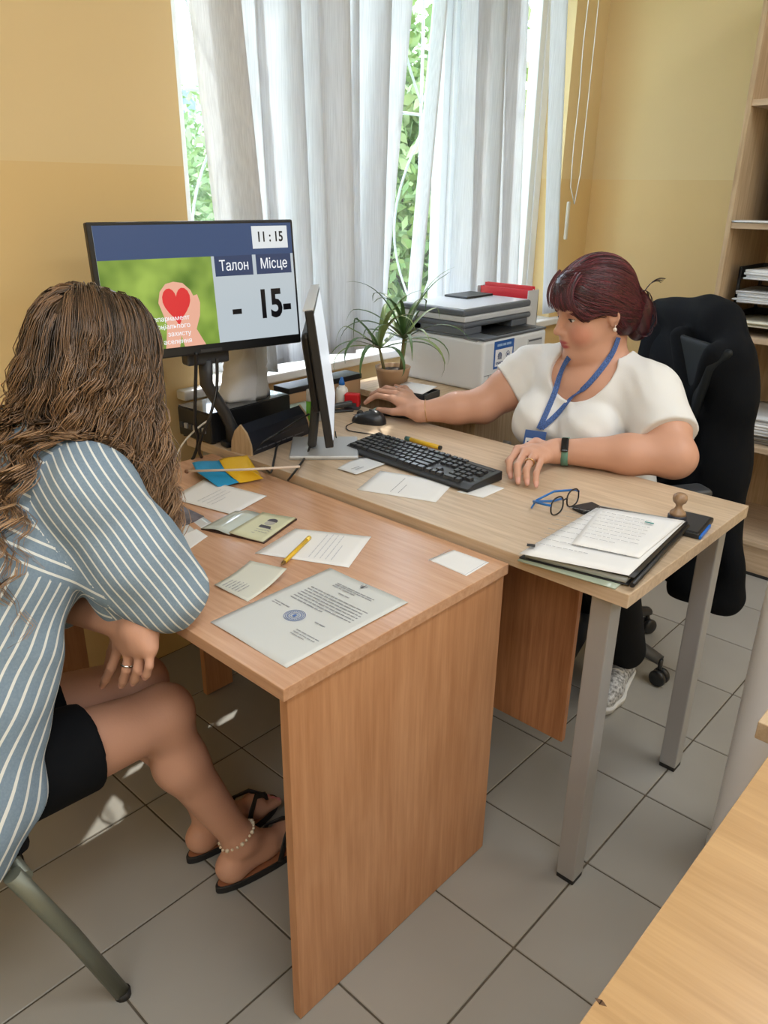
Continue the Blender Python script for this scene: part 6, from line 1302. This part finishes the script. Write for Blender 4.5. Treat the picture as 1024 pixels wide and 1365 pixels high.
# sleeve must not sink into the desk top
FVd = FV._win(A(-1.0, -0.425, 0.6), A(-0.3, -0.2, 0.7475)); FV.D[FVd[0]] = np.maximum(FV.D[FVd[0]], 0.004)
V, F = FV.mesh(2)
fc = V[F].mean(1); C4 = V[F]
tsp = (fc-A(-0.72, -0.85, 0.50)) @ SP; tot = np.linalg.norm(A(0, 0.41, 0.52))
def seg_t(p, a, b): ab = b-a; return np.clip(((p-a) @ ab)/(ab @ ab), 0, 1)
def seg_d(p, a, b): t = seg_t(p, a, b); return np.linalg.norm(p-a-t[:, None]*(b-a), axis=1)
dR = np.minimum(seg_d(fc, sR2, eR2), seg_d(fc, eR2, wR2)); dL = seg_d(fc, sL2, eL2)
isR = (dR < 0.098) & (fc[:, 0] > -0.585+0.10*(0.99-fc[:, 2])) & (fc[:, 2] > 0.66); isL = (dL < 0.09) & (fc[:, 0] < -0.875); yoke = (tsp > 0.455) & ~isR & ~isL
def cyl(P, a, b, r_):
    ab = (b-a)/np.linalg.norm(b-a); e1 = np.cross(ab, A(0.4, -0.8, 0.3)); e1 /= np.linalg.norm(e1); e2 = np.cross(ab, e1); q = P-a
    return np.arctan2(q @ e2, q @ e1)*r_
cT = np.arctan2((C4-A(-0.72, -0.70, 0.70)) @ SN, (C4[..., 0]+0.72))*0.19
st_c = cT.copy(); st_c[yoke] = ((C4-A(-0.72, -0.85, 0.50)) @ SP)[yoke]; _ab = (eR2-sR2)/np.linalg.norm(eR2-sR2); _e = np.cross(_ab, A(0.78, -0.55, 0.35)); _e /= np.linalg.norm(_e); st_c[isR] = ((C4-sR2) @ _e)[isR]*1.4; st_c[isL] = cyl(C4, sL2, eL2, 0.08)[isL]
def fixwrap(s, per): m0 = s.min(1, keepdims=True); s[(s-m0) > per/2] -= per; return s
w_ = ~(isR | isL | yoke); st_c[w_] = fixwrap(st_c[w_], 2*math.pi*0.19)
M_str = mat('striped_cotton', (0.2, 0.3, 0.4), 0.85, bump=(420, (1, 1, 1), 0.15)); nt = M_str.node_tree; bs = nt.nodes['Principled BSDF']
a = nt.nodes.new('ShaderNodeAttribute'); a.attribute_name = 'stripe'
m1 = nt.nodes.new('ShaderNodeMath'); m1.operation = 'MULTIPLY'; m1.inputs[1].default_value = 1/0.0185; nt.links.new(a.outputs['Fac'], m1.inputs[0])
m2 = nt.nodes.new('ShaderNodeMath'); m2.operation = 'FRACT'; nt.links.new(m1.outputs[0], m2.inputs[0])
m3 = nt.nodes.new('ShaderNodeMath'); m3.operation = 'LESS_THAN'; m3.inputs[1].default_value = 0.21; nt.links.new(m2.outputs[0], m3.inputs[0])
tc = nt.nodes.new('ShaderNodeTexCoord'); nz = nt.nodes.new('ShaderNodeTexNoise'); nz.inputs['Scale'].default_value = 300; nt.links.new(tc.outputs['Object'], nz.inputs[0])
mb = nt.nodes.new('ShaderNodeMix'); mb.data_type = 'RGBA'; mb.inputs['A'].default_value = (*srgb(110, 133, 154), 1); mb.inputs['B'].default_value = (*srgb(140, 160, 178), 1); nt.links.new(nz.outputs[0], mb.inputs['Factor'])
mx = nt.nodes.new('ShaderNodeMix'); mx.data_type = 'RGBA'; mx.inputs['B'].default_value = (*srgb(226, 230, 228), 1); nt.links.new(m3.outputs[0], mx.inputs['Factor']); nt.links.new(mb.outputs['Result'], mx.inputs['A']); nt.links.new(mx.outputs['Result'], bs.inputs['Base Color'])
srt = np_object('shirt', V, F, M_str, vis, VO, None, {'stripe': st_c})
M_cuff = mat('shirt_cuff', srgb(96, 124, 150), 0.85)
band(eR2*0.78+wR2*0.22, wR2-eR2, 0.05, 0.012, M_cuff, 'sleeve_cuff', vis, vl, FV, 0.001)
# yoke seam
b = MB(); sm_ = []
for k in range(28):
    x = -0.90+0.335*k/27; p = A(x, -0.66, 1.0)
    base_ = A(x, -0.85, 0.50)+SP*0.452; q = base_-SN*0.0+SN*(-0.25)
    for _ in range(500):
        if FV.at(q) < 0.0012: break
        q = q+SN*0.001
    sm_.append(q)
SGN = -1
sm2 = []
for k in range(28):
    x = -0.89+0.31*k/27; base_ = A(x, -0.85, 0.50)+SP*0.455; best = None
    for sg in (1, -1):
        q = base_+SN*0.25*sg
        for _ in range(300):
            if FV.at(q) < 0.0012: break
            q = q-SN*sg*0.001
        if FV.at(q) < 0.0012 and (best is None or q[1] < best[1]): best = q
    if best is not None: sm2.append(vl(best))
if len(sm2) > 4: b.tube(sm2, 0.0014, 6); b.build('yoke_seam', M_str, vis)
else: b.bm.free()
# ring, anklet, sandals
k_, m_ = np.array(fV[1][0]), np.array(fV[1][1]); band(k_*0.25+m_*0.75, m_-k_, 0.0096, 0.0016, mat('silver', (0.8, 0.8, 0.78), 0.2, 1.0), 'finger_ring', vis, vl)
b = MB(); an = ank[1]+A(0, 0, 0.02); axn = knee[1]-ank[1]; axn /= np.linalg.norm(axn); e1 = np.cross(axn, A(1, 0, 0)); e1 /= np.linalg.norm(e1); e2 = np.cross(axn, e1)
for k in range(22):
    aa = 2*math.pi*k/22; d = e1*math.cos(aa)+e2*math.sin(aa); r_ = 0.01
    while VB.at(an+d*r_) < 0.002 and r_ < 0.07: r_ += 0.001
    t = bmesh.new(); bmesh.ops.create_icosphere(t, subdivisions=1, radius=0.0036 if k % 3 else 0.0052); b._merge(t, Matrix.Translation(vl(an+d*r_-axn*0.008*math.sin(aa))))
b.build('anklet', mat('shell_beads', (0.72, 0.62, 0.46), 0.35), vis)
M_sand = mat('black_sandal', (0.012, 0.012, 0.013), 0.55); M_insole = mat('brown_insole', srgb(150, 96, 66), 0.6)
for s_ in (1, -1):
    d = toe[s_]/np.linalg.norm(toe[s_]); sd_ = A(d[1], -d[0], 0); ak = A(ank[s_][0], ank[s_][1], 0)
    prof = []
    for k in range(36):
        aa = 2*math.pi*k/36; yy = math.cos(aa); ww = 0.037+0.011*(yy+0.2)*(1 if yy > -0.2 else 0.6); prof.append((math.sin(aa)*ww, 0.064+yy*0.135))
    MSn = Matrix(((sd_[0], d[0], 0, ak[0]-VO[0]), (sd_[1], d[1], 0, ak[1]-VO[1]), (0, 0, 1, 0), (0, 0, 0, 1)))
    b = MB(); b.prism(prof, 0.0, 0.018, MSn, 0.003); so = b.build('sandal', M_sand, vis)
    b = MB(); b.prism([(x*0.9, 0.064+(y-0.064)*0.95) for x, y in prof], 0.0182, 0.0200, MSn); b.build('insole', M_insole, so)
    b = MB()
    for s2 in (-1, 1): b.tube([MSn @ Vector((s2*0.040, 0.075, 0.018)), MSn @ Vector((s2*0.034, 0.095, 0.062)), MSn @ Vector((s2*0.014, 0.125, 0.074)), MSn @ Vector((-0.012*s_, 0.152, 0.058)), MSn @ Vector((-0.012*s_, 0.158, 0.02))], 0.0065, 8, flat=(0.5, 1.3))
    b.build('strap', M_sand, so)
# hair
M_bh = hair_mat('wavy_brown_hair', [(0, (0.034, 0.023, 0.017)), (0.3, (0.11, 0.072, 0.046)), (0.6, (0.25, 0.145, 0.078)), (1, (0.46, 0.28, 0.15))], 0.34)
FH = Field(Hv(0, 0, 0)-0.2, Hv(0, 0, 0)+0.2, 0.004)
FH.ell(Hv(-0.012, 0, 0.036), (0.103, 0.083, 0.098), HVA, 0.02); FH.ell(Hv(-0.045, 0, -0.045), (0.064, 0.074, 0.078), HVA, 0.03)
FH.ell(Hv(0.0, 0.066, -0.035), (0.055, 0.030, 0.075), HVA, 0.03); FH.ell(Hv(0.0, -0.066, -0.035), (0.055, 0.030, 0.075), HVA, 0.03); FH.ell(Hv(0.135, 0, -0.05), (0.08, 0.085, 0.11), HVA, 0.01, True)
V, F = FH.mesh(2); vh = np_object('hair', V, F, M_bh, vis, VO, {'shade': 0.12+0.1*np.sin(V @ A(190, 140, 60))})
rs_ = np.random.RandomState(7); strands = []
def push_out(p, m_=0.012):
    for fl_ in (FV, VB):
        d_ = fl_.at(p)
        if d_ < m_: p = p+fl_.grad(p, 0.006)*(m_-d_)*0.8
    return p
for g in range(300):
    # root on the scalp, parted in the middle
    th = rs_.uniform(-2.75, 2.75); el = rs_.uniform(0.05, 1.15); q = A(-math.cos(th)*math.cos(el), math.sin(th)*math.cos(el), math.sin(el))
    if q[0] > 0.35 and q[2] < 0.5: continue
    p = Hv(-0.012+q[0]*0.103, q[1]*0.083, 0.036+q[2]*0.098)
    n = 30; L_ = rs_.uniform(0.34, 0.54)+(0.10 if q[0] < -0.45 else 0); st = L_/n; side = math.copysign(1, q[1] if abs(q[1]) > 0.05 else rs_.uniform(-1, 1))
    flare = rs_.uniform(0.0, 0.75); path = [p]; vel = None; ph = rs_.uniform(0, 6.28); wl = rs_.uniform(0.070, 0.115); am = rs_.uniform(0.009, 0.020)
    outd = (HVA.T @ A(q[0], q[1]*1.2, 0.0)); outd = outd/(np.linalg.norm(outd)+1e-6); tan2 = np.cross(outd, A(0, 0, 1))
    lateral = HVA[1]*side*0.55+A(0, 0, 0)
    for i in range(n):
        d_ = FH.at(p); gdir = A(0, 0, -1.0)
        if d_ < 0.03 and (p-v3(Hv(0, 0, 0))) @ HVA[2] > -0.035:
            gn = FH.grad(p, 0.006); tn = gdir+lateral*max(0, q[2]-0.2)*0.9-HVA[0]*0.35*(q[2] > 0.1); tn = tn-gn*(tn@gn); tn /= np.linalg.norm(tn)+1e-6; stp = tn*st; p = p+stp; d2 = FH.at(p); p = p+gn*(0.002+0.004*rs_.rand()-d2)*0.7
        else:
            stp = gdir+outd*(0.42 if i < 14 else (0.12 if i < 22 else -0.1))*flare; p = p+stp/np.linalg.norm(stp)*st
        p = push_out(p); path.append(p.copy())
    P = np.array(path); s = np.linspace(0, L_, len(P)); grow = np.clip((s-0.05)/0.14, 0, 1)
    am_s = am*(0.5+0.9*s/L_); wav = (am_s*grow*np.sin(2*math.pi*s/wl+ph))[:, None]*tan2+(am_s*0.8*grow*np.cos(2*math.pi*s/wl+ph))[:, None]*outd+(am*0.5*grow)[:, None]*outd
    tone = 0.36+rs_.uniform(-0.24, 0.24)
    m_ = rs_.randint(9, 15)
    for k in range(m_):
        o2 = rs_.normal(0, 1, 3); o2 -= o2[2]*A(0, 0, 0.6); sp = 0.0062*(0.45+0.75*np.sin(np.clip(s/L_, 0, 1)*2.9+0.25)); ph2 = rs_.uniform(-0.7, 0.7)
        wv2 = (0.0016*grow*np.sin(2*math.pi*s/(wl*0.6)+ph2*4))[:, None]*tan2
        ln = len(P)-rs_.randint(0, 6); Q = (P+wav+wv2+o2[None, :]*sp[:, None])[:ln]
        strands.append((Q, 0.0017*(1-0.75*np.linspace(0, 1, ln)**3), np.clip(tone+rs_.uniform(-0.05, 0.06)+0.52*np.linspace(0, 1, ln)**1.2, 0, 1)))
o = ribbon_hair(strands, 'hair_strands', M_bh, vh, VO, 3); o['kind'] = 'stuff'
print('strands', len(strands))
